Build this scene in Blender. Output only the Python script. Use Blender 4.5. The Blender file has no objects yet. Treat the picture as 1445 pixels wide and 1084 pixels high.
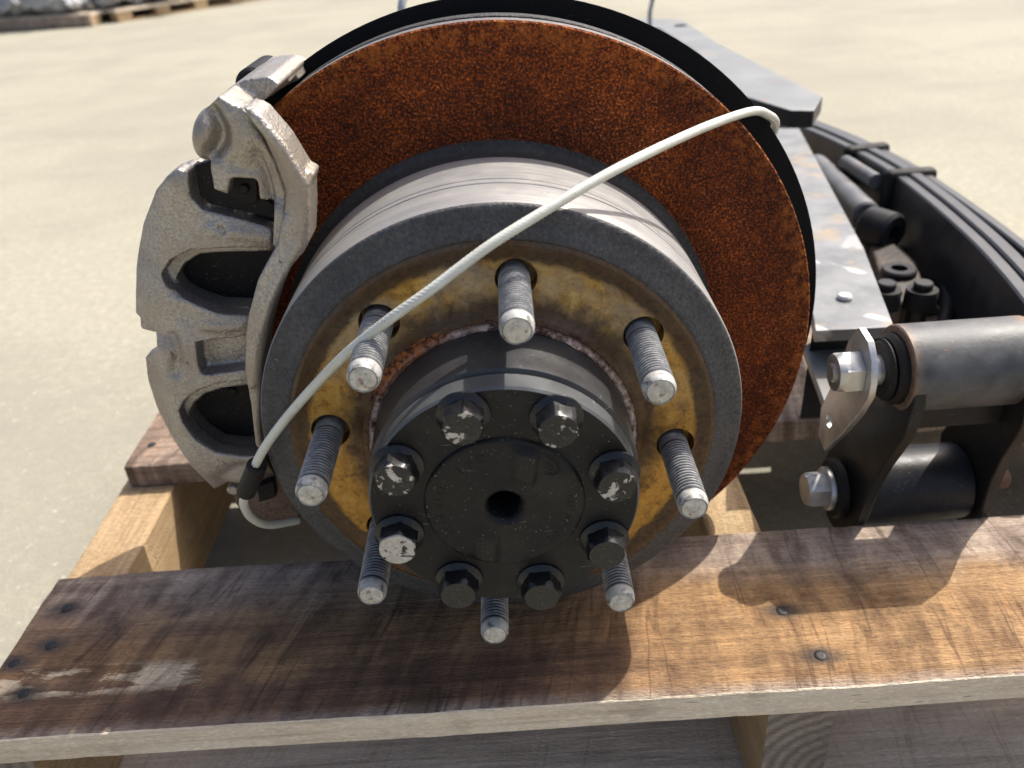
import bpy, bmesh, math, random
import numpy as np
from mathutils import Vector, Matrix, noise

scene = bpy.context.scene
col = scene.collection
ZO = 258.0                      # the wheel axis stands 258 mm above the concrete; all lengths below are in mm
R = math.radians

# ------------------------------------------------------------------ camera
cam_d = bpy.data.cameras.new('camera'); cam = bpy.data.objects.new('camera', cam_d); col.objects.link(cam)
CP = Vector((12.63, -323.5, 228.47))
rt = Vector((0.99740554, -0.02274461, -0.06829992)); upv = Vector((0.07017164, 0.51893783, 0.85192691)); fw = Vector((-0.01606667, 0.85450934, -0.5191875))
cam.matrix_world = Matrix(((rt.x, upv.x, -fw.x, CP.x/1000), (rt.y, upv.y, -fw.y, CP.y/1000), (rt.z, upv.z, -fw.z, (CP.z+ZO)/1000), (0, 0, 0, 1)))
cam_d.sensor_width = 36; cam_d.lens = 28.26
cam_d.clip_start = 0.01; cam_d.clip_end = 500
cam_d.dof.use_dof = True; cam_d.dof.focus_distance = 0.395; cam_d.dof.aperture_fstop = 9.0
scene.camera = cam

# ------------------------------------------------------------------ light
SUN = Vector((0.60, 0.46, 1.0)).normalized()
elev = math.asin(SUN.z); azim = math.atan2(SUN.x, SUN.y)
world = bpy.data.worlds.new('World'); scene.world = world; world.use_nodes = True
wn = world.node_tree; sky = wn.nodes.new('ShaderNodeTexSky'); sky.sky_type = 'NISHITA'; sky.sun_disc = False
sky.sun_elevation = elev; sky.sun_rotation = azim; sky.air_density = 0.7; sky.dust_density = 5.0; sky.ozone_density = 0.3
bg = wn.nodes['Background']; wn.links.new(sky.outputs[0], bg.inputs[0]); bg.inputs[1].default_value = 0.15
sl = bpy.data.lights.new('sun', 'SUN'); so = bpy.data.objects.new('sun', sl); col.objects.link(so)
sl.energy = 3.6; sl.angle = R(0.55); sl.color = (1.0, 0.95, 0.87)
so.rotation_euler = SUN.to_track_quat('Z', 'Y').to_euler(); so.location = (2, 2, 4)
vs = scene.view_settings
vs.view_transform = 'Standard'; vs.look = 'None'; vs.gamma = 1; vs.exposure = 0.68; vs.use_curve_mapping = False

# ------------------------------------------------------------------ node helpers
class G:
    def __init__(s, nt): s.nt = nt
    def put(s, inp, v):
        if v is None: return
        if isinstance(v, bpy.types.NodeSocket): s.nt.links.new(v, inp)
        else:
            if inp.type == 'RGBA' and len(v) == 3: v = (*v, 1)
            inp.default_value = v
    def node(s, t, ins=None, **at):
        n = s.nt.nodes.new(t)
        for k, v in at.items(): setattr(n, k, v)
        for k, v in (ins or {}).items(): s.put(n.inputs[k], v)
        return n
    def obj(s): return s.node('ShaderNodeTexCoord').outputs['Object']
    def map(s, v, scale=(1,1,1), loc=(0,0,0), rot=(0,0,0)):
        return s.node('ShaderNodeMapping', {'Vector': v, 'Scale': scale, 'Location': loc, 'Rotation': rot}).outputs[0]
    def noise(s, v, scale, detail=4, rough=.55, dist=0.0):
        return s.node('ShaderNodeTexNoise', {'Vector': v, 'Scale': scale, 'Detail': detail, 'Roughness': rough, 'Distortion': dist}).outputs[0]
    def vor(s, v, scale, feat='F1', rnd=1.0, out='Distance'):
        return s.node('ShaderNodeTexVoronoi', {'Vector': v, 'Scale': scale, 'Randomness': rnd}, feature=feat).outputs[out]
    def ramp(s, f, stops, interp='LINEAR'):
        n = s.node('ShaderNodeValToRGB', {'Fac': f}); cr = n.color_ramp; cr.interpolation = interp
        while len(cr.elements) < len(stops): cr.elements.new(0.5)
        for e, (p, c) in zip(cr.elements, stops):
            e.position = p; e.color = (c, c, c, 1) if isinstance(c, (int, float)) else (*c, 1)
        return n.outputs[0]
    def mix(s, f, a, b, mode='MIX'):
        n = s.node('ShaderNodeMix', data_type='RGBA', blend_type=mode)
        s.put(n.inputs[0], f); s.put(n.inputs[6], a); s.put(n.inputs[7], b); return n.outputs[2]
    def math(s, op, a, b=None, clamp=False):
        n = s.node('ShaderNodeMath', operation=op, use_clamp=clamp); s.put(n.inputs[0], a); s.put(n.inputs[1], b); return n.outputs[0]
    def sep(s, v): return s.node('ShaderNodeSeparateXYZ', {0: v}).outputs
    def comb(s, x, y, z): return s.node('ShaderNodeCombineXYZ', {0: x, 1: y, 2: z}).outputs[0]
    def bump(s, h, strength, dist, nrm=None):
        return s.node('ShaderNodeBump', {'Height': h, 'Strength': strength, 'Distance': dist, 'Normal': nrm}).outputs[0]
    def rng(s, v, a, b, c=0.0, d=1.0):
        return s.node('ShaderNodeMapRange', {0: v, 1: a, 2: b, 3: c, 4: d}).outputs[0]
    def attr(s, name): return s.node('ShaderNodeAttribute', attribute_name=name, attribute_type='OBJECT').outputs['Fac']

def mk(name):
    m = bpy.data.materials.new(name); m.use_nodes = True
    return m, G(m.node_tree), m.node_tree.nodes['Principled BSDF']
def fin(g, b, color=None, rough=None, metal=None, nrm=None, **kw):
    for k, v in (('Base Color', color), ('Roughness', rough), ('Metallic', metal), ('Normal', nrm)): g.put(b.inputs[k], v)
    for k, v in kw.items(): g.put(b.inputs[k.replace('_', ' ')], v)

MAT = {}
HZ = 0.179       # wheel axis above the hub empty's origin, metres
def polar(g, v):                       # radius and angle about the wheel axis
    x, y, z = g.sep(v)
    z = g.math('SUBTRACT', z, HZ)
    r = g.math('SQRT', g.math('ADD', g.math('MULTIPLY', x, x), g.math('MULTIPLY', z, z)))
    a = g.math('ARCTAN2', z, x)
    return r, a, y

def m_rust():
    m, g, b = mk('rust_disc'); v = g.obj(); r, a, y = polar(g, v)
    big = g.noise(v, 22, 4, .6); mid = g.noise(v, 210, 4, .65); fine = g.noise(v, 760, 3, .6); sp = g.vor(v, 520)
    c = g.ramp(mid, [(.34, (.040, .013, .006)), (.5, (.078, .024, .0085)), (.62, (.15, .045, .011)), (.74, (.32, .10, .02))])
    c2 = g.ramp(fine, [(.38, (.018, .006, .0035)), (.50, (.075, .022, .007)), (.60, (.30, .088, .014)), (.72, (.54, .185, .032))])
    c = g.mix(.55, c, c2)
    pat = g.noise(v, 9, 5, .6, .4); c = g.mix(1.0, c, g.ramp(pat, [(.36, (.52, .46, .44)), (.52, (.98, .95, .92)), (.68, (1.32, 1.3, 1.2))]), 'MULTIPLY')
    rings = g.noise(g.comb(g.math('MULTIPLY', r, 420), g.math('MULTIPLY', a, 1.6), 0.0), 1, 4, .7)
    c = g.mix(g.rng(rings, .4, .65, 0, .45), c, g.mix(1.0, c, (1.75, 1.6, 1.4), 'MULTIPLY'))
    c = g.mix(1.0, c, (1.65, 1.28, .7), 'MULTIPLY')
    c = g.mix(g.rng(big, .35, .7), g.mix(1.0, c, (.60, .54, .50), 'MULTIPLY'), c)
    c = g.mix(g.math('MULTIPLY', g.rng(r, .163, .179), g.rng(mid, .45, .7)), c, (.36, .11, .02))
    dk = g.math('MULTIPLY', g.rng(fine, .62, .72), g.rng(big, .5, .62))
    c = g.mix(g.math('MULTIPLY', dk, .4), c, (.4, .3, .22))
    h = g.math('ADD', g.math('MULTIPLY', fine, .7), g.math('MULTIPLY', sp, .8))
    fin(g, b, c, .78, 0.0, g.bump(h, 1.0, .0011), Specular_IOR_Level=.25); return m
MAT['rust'] = m_rust()

def m_machined():                     # machined hat barrel: fine turning lines run round it
    m, g, b = mk('turned_iron'); v = g.obj(); r, a, y = polar(g, v)
    st = g.noise(g.comb(g.math('MULTIPLY', a, 1.2), g.math('MULTIPLY', y, 900), 0.0), 1, 4, .7)
    st2 = g.noise(g.comb(g.math('MULTIPLY', a, 3), g.math('MULTIPLY', y, 160), 3.0), 1, 3, .6)
    n = g.noise(v, 60, 5, .65)
    c = g.ramp(st, [(.3, (.21, .205, .20)), (.5, (.29, .283, .275)), (.72, (.37, .358, .345))])
    c = g.mix(g.rng(st2, .5, .75, 0, .6), c, (.17, .168, .17))
    c = g.mix(g.rng(n, .5, .75, 0, .45), c, (.36, .325, .285))
    pit = g.rng(g.noise(v, 420, 2, .5), .66, .72)
    c = g.mix(g.math('MULTIPLY', pit, .5), c, (.15, .14, .135))
    fin(g, b, c, g.rng(n, .3, .7, .42, .62), .35, g.bump(st, .25, .0003)); return m
MAT['machined'] = m_machined()

def m_cast(name, lo, hi, rough=.62, sc=420, bs=.55, metal=0.1, tint=None):
    m, g, b = mk(name); v = g.obj()
    n = g.noise(v, sc, 4, .6); big = g.noise(v, 38, 4, .6)
    c = g.mix(g.rng(n, .35, .68), lo, hi)
    c = g.mix(g.rng(big, .45, .75, 0, .55), c, tint or lo)
    sp = g.rng(g.noise(v, 900, 2, .5), .70, .76)
    c = g.mix(g.math('MULTIPLY', sp, .5), c, (.35, .34, .32))
    fin(g, b, c, g.rng(big, .3, .7, rough-.1, rough+.1), metal, g.bump(n, bs, .0008)); return m
MAT['cast_grey'] = m_cast('grey_cast_iron', (.036, .036, .0375), (.085, .085, .086), .58, 560, 1.0, .15)
MAT['rim_edge'] = m_cast('disc_edge_iron', (.13, .115, .105), (.24, .22, .20), .5, 420, .4, .3)
MAT['cast_dark'] = m_cast('dark_cast_groove', (.026, .024, .023), (.05, .046, .044), .7, 420, .6)

def m_gold():
    m, g, b = mk('rust_stained_hub_face'); v = g.obj(); r, a, y = polar(g, v)
    big = g.noise(v, 26, 5, .62, .3); mid = g.noise(v, 120, 6, .68, .25); fine = g.noise(v, 520, 4, .6)
    c = g.ramp(mid, [(.28, (.085, .034, .004)), (.40, (.27, .13, .018)), (.52, (.47, .265, .045)), (.66, (.60, .41, .13))])
    x, yy, z = g.sep(v)
    top = g.math('MULTIPLY', g.rng(big, .44, .58), g.rng(z, .17, .25))
    c = g.mix(g.math('MULTIPLY', top, .62), c, g.mix(g.rng(fine, .35, .65), (.28, .245, .18), (.43, .39, .30)))
    low = g.math('MULTIPLY', g.rng(z, .25, .13), g.rng(mid, .34, .5))
    c = g.mix(g.math('MULTIPLY', low, .8), c, g.mix(g.rng(fine, .35, .65), (.38, .145, .006), (.68, .35, .035)))
    c = g.mix(g.rng(fine, .56, .70, 0, .6), c, (.13, .055, .012))
    spot = g.math('MULTIPLY', g.rng(g.noise(v, 130, 2, .5), .66, .70), .8)
    c = g.mix(spot, c, (.30, .095, .012))
    rw = g.math('ADD', r, g.math('MULTIPLY', g.math('SUBTRACT', mid, .5), .010))
    edge = g.rng(rw, .0930, .0955); inner = g.rng(rw, .0825, .0725)
    rb = g.ramp(fine, [(.35, (.010, .005, .0035)), (.55, (.032, .013, .007)), (.72, (.10, .034, .011))])
    c = g.mix(g.math('MULTIPLY', edge, .9), c, rb)
    c = g.mix(g.math('MULTIPLY', inner, .88), c, rb)
    h = g.math('ADD', mid, g.math('MULTIPLY', fine, .6))
    fin(g, b, c, g.rng(mid, .3, .7, .62, .42), .12, g.bump(h, .35, .0006)); return m
MAT['gold'] = m_gold()

def m_flake():
    m, g, b = mk('flaking_rust'); v = g.obj(); r, a, y = polar(g, v)
    n = g.noise(v, 330, 5, .7, .5); f = g.noise(v, 60, 4, .6)
    c = g.ramp(n, [(.35, (.014, .007, .005)), (.5, (.045, .017, .009)), (.62, (.11, .036, .014)), (.74, (.24, .09, .035))])
    lip = g.math('MULTIPLY', g.rng(r, .0658, .0642), g.rng(g.noise(v, 170, 4, .65), .36, .50))
    c = g.mix(lip, c, g.mix(g.rng(n, .4, .6), (.24, .14, .095), (.55, .46, .40)))
    x, yy, z = g.sep(v); lump = g.math('MULTIPLY', g.rng(g.math('ABSOLUTE', g.math('SUBTRACT', a, 2.25)), .42, .2), g.rng(n, .4, .6))
    c = g.mix(lump, c, (.40, .125, .03))
    fin(g, b, c, .85, 0, g.bump(n, 1.0, .0015)); return m
MAT['flake'] = m_flake()

def m_black(name, base, rough, dust=.5, scratch=.4, metal=0.0, spec=.26):
    m, g, b = mk(name); v = g.obj()
    n = g.noise(v, 55, 5, .6); f = g.noise(v, 500, 3, .6); d = g.noise(v, 900, 2, .5)
    c = g.mix(g.rng(n, .38, .7, 0, .6), base, tuple(x*1.5+.002 for x in base))
    c = g.mix(g.math('MULTIPLY', g.rng(g.noise(v, 24, 3, .6), .5, .75), .35*dust), c, (.11, .095, .075))
    c = g.mix(g.math('MULTIPLY', g.rng(d, .685, .74), dust), c, (.34, .32, .28))
    st = g.noise(g.map(v, (60, 60, 900), rot=(.3, .4, .7)), 1, 2, .5)
    c = g.mix(g.math('MULTIPLY', g.math('MULTIPLY', g.rng(st, .70, .74), g.rng(n, .5, .6)), scratch), c, (.3, .3, .3))
    fin(g, b, c, g.rng(n, .3, .7, rough-.08, rough+.12), metal, g.bump(f, .22, .0004), Specular_IOR_Level=spec); return m
MAT['black_hub'] = m_black('black_flange_paint', (.0065, .0065, .007), .48, .6, .5)
MAT['barrel'] = m_black('dark_hub_steel', (.042, .043, .046), .34, .5, .6, .35, .5)
MAT['flange_edge'] = m_black('worn_flange_edge', (.075, .08, .084), .4, .4, .5, .25, .45)
MAT['black'] = m_black('black_paint', (.012, .012, .0135), .42, .35, .3)
MAT['leaf_paint'] = m_black('leaf_paint', (.028, .029, .031), .36, .3, .3, .1, .5)
MAT['rusty_black'] = m_cast('dark_rusty_casting', (.018, .015, .013), (.05, .038, .03), .6, 300, .8, .1, (.075, .038, .02))
MAT['rubber'] = m_black('black_rubber', (.010, .0095, .0095), .6, .3, .1, 0.0, .25)
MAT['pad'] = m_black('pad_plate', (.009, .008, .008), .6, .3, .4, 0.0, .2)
MAT['shield'] = m_black('black_shield', (.0035, .0035, .0037), .6, .04, .1, 0.0, .12)

def m_bolt():                          # black oxide with chipped cream paint on some heads
    m, g, b = mk('bolt_black_with_paint'); v = g.obj()
    w = g.attr('paint_amount'); sd = g.attr('paint_seed')
    x, y, z = g.sep(v)
    n = g.noise(g.comb(g.math('ADD', x, sd), y, z), 150, 5, .62, .5)
    cap = g.rng(y, -.0098, -.0106)
    th = g.math('SUBTRACT', .92, g.math('MULTIPLY', w, .5))
    pm = g.math('MULTIPLY', g.math('GREATER_THAN', n, th), cap)
    f = g.noise(v, 600, 3, .6)
    c = g.mix(g.rng(f, .4, .7), (.007, .0072, .008), (.017, .0175, .019))
    c = g.mix(g.math('MULTIPLY', g.rng(g.noise(v, 1400, 2, .5), .68, .73), .5), c, (.3, .29, .27))
    pc = g.mix(g.rng(f, .35, .7), (.42, .39, .34), (.56, .53, .47))
    c = g.mix(pm, c, pc)
    fin(g, b, c, g.mix(pm, (.33,)*3, (.7,)*3), 0.2, g.bump(g.math('ADD', g.math('MULTIPLY', pm, .8), g.math('MULTIPLY', f, .4)), .4, .0004)); return m
MAT['bolt'] = m_bolt()

def m_stud():
    m, g, b = mk('zinc_flake_stud'); v = g.obj(); x, y, z = g.sep(v)
    r = g.math('SQRT', g.math('ADD', g.math('MULTIPLY', x, x), g.math('MULTIPLY', z, z)))
    n = g.noise(v, 260, 4, .65); s = g.noise(g.map(v, (1, 2, 1)), 120, 3, .6); sd = g.noise(v, 70, 3, .6)
    c = g.ramp(n, [(.32, (.15, .155, .16)), (.52, (.25, .255, .255)), (.7, (.36, .36, .35))])
    c = g.mix(g.rng(sd, .45, .62, 0, .65), c, (.13, .138, .15))
    c = g.mix(g.rng(s, .54, .66, 0, .6), c, (.46, .46, .435))
    c = g.mix(g.rng(r, .00702, .0066, 0, .95), c, (.03, .03, .032))      # darker in the thread roots
    band = g.math('MULTIPLY', g.rng(y, -.0415, -.0425), g.rng(n, .35, .5))
    c = g.mix(g.math('MULTIPLY', band, .8), c, (.50, .495, .46))
    fin(g, b, c, .5, .2, g.bump(n, .25, .0003)); return m
MAT['stud'] = m_stud()
def m_tip():
    m, g, b = mk('cream_stud_end'); v = g.obj(); x, y, z = g.sep(v); sd = g.attr('wear_seed')
    vv = g.comb(g.math('ADD', x, sd), y, z)
    n = g.noise(vv, 330, 4, .6); k = g.noise(vv, 420, 2, .5)
    c = g.mix(g.rng(n, .38, .66), (.40, .375, .32), (.60, .575, .51))
    c = g.mix(g.math('MULTIPLY', g.rng(k, .62, .68), .8), c, (.23, .13, .075))
    fin(g, b, c, .6, .1, g.bump(n, .35, .0003)); return m
MAT['tip'] = m_tip()

def m_caliper(name, lo, hi, tint):
    m, g, b = mk(name); v = g.obj()
    gr = g.noise(v, 800, 3, .55); gm = g.noise(v, 430, 3, .55); big = g.noise(v, 22, 5, .62); sp = g.noise(v, 120, 4, .68)
    c = g.mix(g.rng(gr, .36, .64), lo, hi)
    c = g.mix(g.rng(big, .42, .62, 0, .75), c, tint)
    c = g.mix(g.rng(gm, .58, .70, 0, .22), c, tuple(x*.5 for x in lo))
    c = g.mix(g.rng(sp, .66, .74, 0, .75), c, (.05, .042, .037))
    h = g.math('ADD', gr, g.math('MULTIPLY', gm, 1.0))
    fin(g, b, c, g.rng(big, .3, .7, .36, .50), .72, g.bump(h, .6, .0008)); return m
MAT['caliper'] = m_caliper('cast_caliper_zinc', (.28, .262, .242), (.41, .39, .365), (.29, .245, .205))
MAT['bracket'] = m_caliper('cast_bracket_zinc', (.30, .278, .248), (.46, .43, .385), (.32, .27, .215))
MAT['bracket_brown'] = m_caliper('brown_cast_bracket', (.13, .09, .07), (.24, .19, .155), (.15, .10, .075))

def m_cable():
    m, g, b = mk('vinyl_coated_cable'); v = g.obj(); n = g.noise(v, 60, 4, .6); f = g.noise(v, 500, 2, .5)
    c = g.mix(g.rng(n, .35, .7), (.62, .64, .575), (.54, .53, .455))
    c = g.mix(g.math('MULTIPLY', g.rng(f, .64, .72), .4), c, (.3, .27, .21))
    fin(g, b, c, .33, 0, None, Coat_Weight=.4, Coat_Roughness=.2); return m
MAT['cable'] = m_cable()
def m_steel(name, lo, hi, rough, metal, sc=90):
    m, g, b = mk(name); v = g.obj(); n = g.noise(v, sc, 5, .62); f = g.noise(v, 700, 3, .6)
    c = g.mix(g.rng(n, .35, .68), lo, hi)
    c = g.mix(g.rng(g.noise(v, 30, 3, .6), .58, .7, 0, .4), c, (.26, .15, .08))
    fin(g, b, c, g.rng(n, .3, .7, rough-.08, rough+.1), metal, g.bump(f, .2, .0003)); return m
MAT['zinc'] = m_steel('zinc_plate', (.42, .43, .43), (.60, .60, .58), .36, .75)
MAT['wire'] = m_steel('steel_wire', (.30, .32, .34), (.44, .46, .47), .4, .5)
MAT['grey_bar'] = m_steel('grey_steel', (.10, .105, .11), (.17, .175, .18), .42, .3, 40)
MAT['plate_grey'] = m_steel('light_grey_plate', (.14, .15, .152), (.19, .20, .20), .45, .1, 25)
MAT['rusty'] = m_steel('brown_rusted_steel', (.085, .045, .025), (.17, .09, .05), .7, .1)

def m_blotch():                        # grey painted bar with dried white splashes and tan dust
    m, g, b = mk('splashed_grey_plate'); v = g.obj(); n = g.noise(v, 30, 5, .6); s = g.noise(v, 22, 2, .5, .5); f = g.noise(v, 500, 3, .6)
    c = g.mix(g.rng(n, .35, .65), (.12, .128, .132), (.21, .215, .22))
    x_, y_, z_ = g.sep(v); c = g.mix(g.math('MULTIPLY', g.rng(s, .56, .59, 0, .6), g.rng(y_, .20, .06, .05, 1.0)), c, (.60, .60, .57))
    c = g.mix(g.rng(g.noise(v, 26, 3, .6), .56, .68, 0, .6), c, (.34, .25, .14))
    fin(g, b, c, .42, .15, g.bump(f, .2, .0003)); return m
MAT['blotch'] = m_blotch()

def m_tube():                          # black painted tube, worn grey, rust towards its ends
    m, g, b = mk('worn_black_tube'); v = g.obj(); x, y, z = g.sep(v)
    n = g.noise(v, 45, 5, .62); f = g.noise(v, 260, 4, .6)
    c = g.mix(g.rng(n, .35, .7), (.035, .037, .039), (.105, .108, .11))
    c = g.mix(g.rng(g.noise(v, 110, 4, .65), .64, .72, 0, .6), c, (.20, .12, .07))
    ends = g.math('MAXIMUM', g.rng(x, .006, -.004), g.rng(x, .062, .072))
    ends = g.math('MULTIPLY', ends, g.rng(f, .3, .6))
    c = g.mix(g.math('MULTIPLY', ends, .85), c, (.30, .16, .07))
    fin(g, b, c, g.rng(n, .3, .7, .46, .62), .1, g.bump(f, .4, .0005)); return m
MAT['tube'] = m_tube()

NAILS = [(p[0]/1000, p[1]/1000) for p in [(-280.3,36.9,-130.0), (-276.6,7.3,-130.0), (-292.6,-4.2,-130.0), (-275.8,-26.2,-130.0), (149.9,-2.6,-130.0), (160.3,-34.9,-130.0)]]
def m_wood(name, kind):
    m, g, b = mk(name); v = g.map(g.obj(), loc=(0, .3, 0)); x, y, z = g.sep(v)
    rnd = g.node('ShaderNodeObjectInfo').outputs['Random']
    off = g.math('MULTIPLY', rnd, 7.0)
    long = g.comb(g.math('ADD', g.math('MULTIPLY', x, 5.0), off), g.math('MULTIPLY', y, 150), g.math('MULTIPLY', z, 150))
    if kind == 'stringer': long = g.comb(g.math('MULTIPLY', x, 150), g.math('ADD', g.math('MULTIPLY', y, 5.0), off), g.math('MULTIPLY', z, 110))
    gr = g.math('ADD', g.math('MULTIPLY', g.noise(long, 1, 7, .62, 1.1), .7), g.math('MULTIPLY', g.noise(g.map(v, (30, 60, 60)), 1, 5, .7, .6), .3))
    v2 = g.comb(g.math('ADD', x, off), y, z)
    big = g.noise(g.map(v2, (4, 13, 13)), 1, 5, .6, .7); blot = g.noise(v2, 26, 5, .62)
    # circular-saw marks: slanting lines across the face
    sw = g.math('ADD', x, g.math('MULTIPLY', y, g.rng(x, -.05, .1, -.32, -.06)))
    sw = g.math('ADD', sw, g.math('MULTIPLY', g.noise(v2, 9, 2, .5), .02))
    saw = g.noise(g.comb(g.math('MULTIPLY', sw, 62), g.math('MULTIPLY', y, 16), off), 1, 5, .62, .3)
    fine = g.noise(g.comb(g.math('MULTIPLY', x, 40), g.math('MULTIPLY', y, 700), g.math('MULTIPLY', z, 700)), 1, 3, .6)
    if kind == 'dark':
        c = g.ramp(gr, [(.28, (.17, .09, .035)), (.44, (.31, .18, .078)), (.58, (.43, .265, .122)), (.74, (.54, .37, .195))])
        wy = g.math('ADD', y, g.math('ADD', g.math('MULTIPLY', g.math('SUBTRACT', big, .5), .07), g.math('MULTIPLY', g.math('SUBTRACT', blot, .5), .035)))
        back = g.rng(wy, .012, .040)
        c = g.mix(g.math('MULTIPLY', back, .8), c, g.mix(g.rng(gr, .3, .7), (.24, .185, .15), (.52, .445, .38)))
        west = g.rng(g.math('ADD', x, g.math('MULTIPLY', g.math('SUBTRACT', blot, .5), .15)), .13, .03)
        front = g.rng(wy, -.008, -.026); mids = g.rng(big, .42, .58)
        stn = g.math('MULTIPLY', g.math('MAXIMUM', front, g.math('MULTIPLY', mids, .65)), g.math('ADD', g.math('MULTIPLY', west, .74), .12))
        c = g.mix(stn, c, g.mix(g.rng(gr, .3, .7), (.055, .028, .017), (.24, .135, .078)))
        c = g.mix(g.math('MULTIPLY', west, .2), c, g.mix(1.0, c, (.55, .48, .44), 'MULTIPLY'))
        mb = g.math('MULTIPLY', g.math('MULTIPLY', g.rng(wy, .016, .004), g.rng(wy, -.028, -.014)), g.rng(blot, .36, .6))
        c = g.mix(g.math('MULTIPLY', mb, .6), c, g.mix(g.rng(gr, .3, .7), (.20, .105, .042), (.40, .235, .105)))
        smg = g.math('MULTIPLY', g.rng(g.noise(v2, 38, 5, .65, .5), .52, .66), .55)
        c = g.mix(smg, c, g.mix(1.0, c, (.40, .37, .36), 'MULTIPLY'))
        c = g.mix(g.math('MULTIPLY', g.rng(y, -.047, -.0555), g.rng(blot, .3, .55, .2, .9)), c, (.40, .33, .27))
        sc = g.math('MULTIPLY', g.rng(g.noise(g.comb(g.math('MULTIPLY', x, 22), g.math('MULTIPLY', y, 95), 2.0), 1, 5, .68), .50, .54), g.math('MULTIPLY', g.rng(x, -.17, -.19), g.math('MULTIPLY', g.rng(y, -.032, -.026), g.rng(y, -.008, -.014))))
        c = g.mix(sc, c, (.62, .50, .34))  # sun spots leaking past the caliper, painted into the wood as pale patches
        for nx, ny in NAILS:
            dx = g.math('MULTIPLY', g.math('SUBTRACT', x, nx), .55); dy = g.math('SUBTRACT', y, ny)
            dd = g.math('SQRT', g.math('ADD', g.math('MULTIPLY', dx, dx), g.math('MULTIPLY', dy, dy)))
            dd = g.math('ADD', dd, g.math('MULTIPLY', g.math('SUBTRACT', blot, .5), .008))
            c = g.mix(g.rng(dd, .0085, .003, 0, .8), c, (.030, .028, .029))
    elif kind == 'grey':
        c = g.ramp(gr, [(.30, (.28, .235, .185)), (.46, (.54, .47, .385)), (.60, (.66, .59, .50)), (.76, (.76, .69, .60))])
        c = g.mix(g.rng(big, .60, .72, 0, .5), c, (.22, .195, .17))
    elif kind == 'edge':
        c = g.ramp(gr, [(.28, (.46, .36, .24)), (.5, (.74, .625, .47)), (.72, (.84, .75, .60))])
        c = g.mix(g.rng(blot, .58, .74, 0, .5), c, (.33, .26, .19))
        ck = g.noise(g.comb(g.math('MULTIPLY', x, 22), g.math('MULTIPLY', z, 260), 5.0), 1, 3, .6, .8)
        c = g.mix(g.rng(ck, .68, .72, 0, .8), c, (.07, .05, .035))
    elif kind == 'end':
        rr = g.node('ShaderNodeTexWave', {'Vector': g.map(v, (1, 1, 1), loc=(-.172, 0, -.052)), 'Scale': 42, 'Distortion': 1.6, 'Detail': 3, 'Detail Scale': 30}, wave_type='RINGS', rings_direction='Y').outputs[1]
        c = g.mix(rr, (.17, .135, .105), (.31, .26, .21)); c = g.mix(g.rng(blot, .45, .7, 0, .6), c, (.11, .09, .075))
    else:
        c = g.ramp(gr, [(.28, (.26, .17, .085)), (.48, (.42, .29, .155)), (.70, (.55, .41, .24))])
        c = g.mix(g.rng(blot, .55, .75, 0, .45), c, (.27, .17, .09))
    thin = g.noise(g.comb(g.math('MULTIPLY', sw, 75), g.math('MULTIPLY', y, 5), g.math('ADD', off, 3.0)), 1, 2, .5)
    thin = g.math('MULTIPLY', g.rng(g.math('ABSOLUTE', g.math('SUBTRACT', thin, .5)), .022, .006), g.rng(blot, .38, .56, .1, .75))
    if kind == 'grey':
        c = g.mix(g.math('MULTIPLY', thin, .5), c, g.mix(1.0, c, (.5, .47, .44), 'MULTIPLY'))
    if kind == 'dark':
        c = g.mix(thin, c, g.mix(1.0, c, (.45, .39, .36), 'MULTIPLY'))
        c = g.mix(g.math('MULTIPLY', g.rng(saw, .45, .62), g.rng(blot, .32, .6, .22, .85)), c, g.mix(1.0, c, (.36, .30, .27), 'MULTIPLY'))
        c = g.mix(g.math('MULTIPLY', g.rng(saw, .46, .36), .3), c, g.mix(1.0, c, (1.6, 1.5, 1.35), 'MULTIPLY'))
        c = g.mix(g.rng(fine, .60, .75, 0, .22), c, g.mix(1.0, c, (1.5, 1.45, 1.4), 'MULTIPLY'))
    mic = g.noise(g.comb(g.math('MULTIPLY', x, 260), g.math('MULTIPLY', y, 900), g.math('MULTIPLY', z, 900)), 1, 3, .65)
    c = g.mix(g.rng(mic, .50, .66, 0, .2 if kind in ('grey', 'edge') else .5), c, g.mix(1.0, c, (.45, .42, .40), 'MULTIPLY'))
    c = g.mix(g.rng(mic, .46, .34, 0, .35), c, g.mix(1.0, c, (1.6, 1.55, 1.45), 'MULTIPLY'))
    h = g.math('ADD', g.math('MULTIPLY', gr, .8), g.math('ADD', g.math('MULTIPLY', saw, .9), g.math('ADD', g.math('MULTIPLY', fine, .5), g.math('MULTIPLY', mic, .8))))
    fin(g, b, c, .8, 0, g.bump(h, .9, .0022)); return m
for k in ('dark', 'grey', 'edge', 'end', 'stringer'): MAT['wood_'+k] = m_wood('wood_'+k, k)

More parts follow.
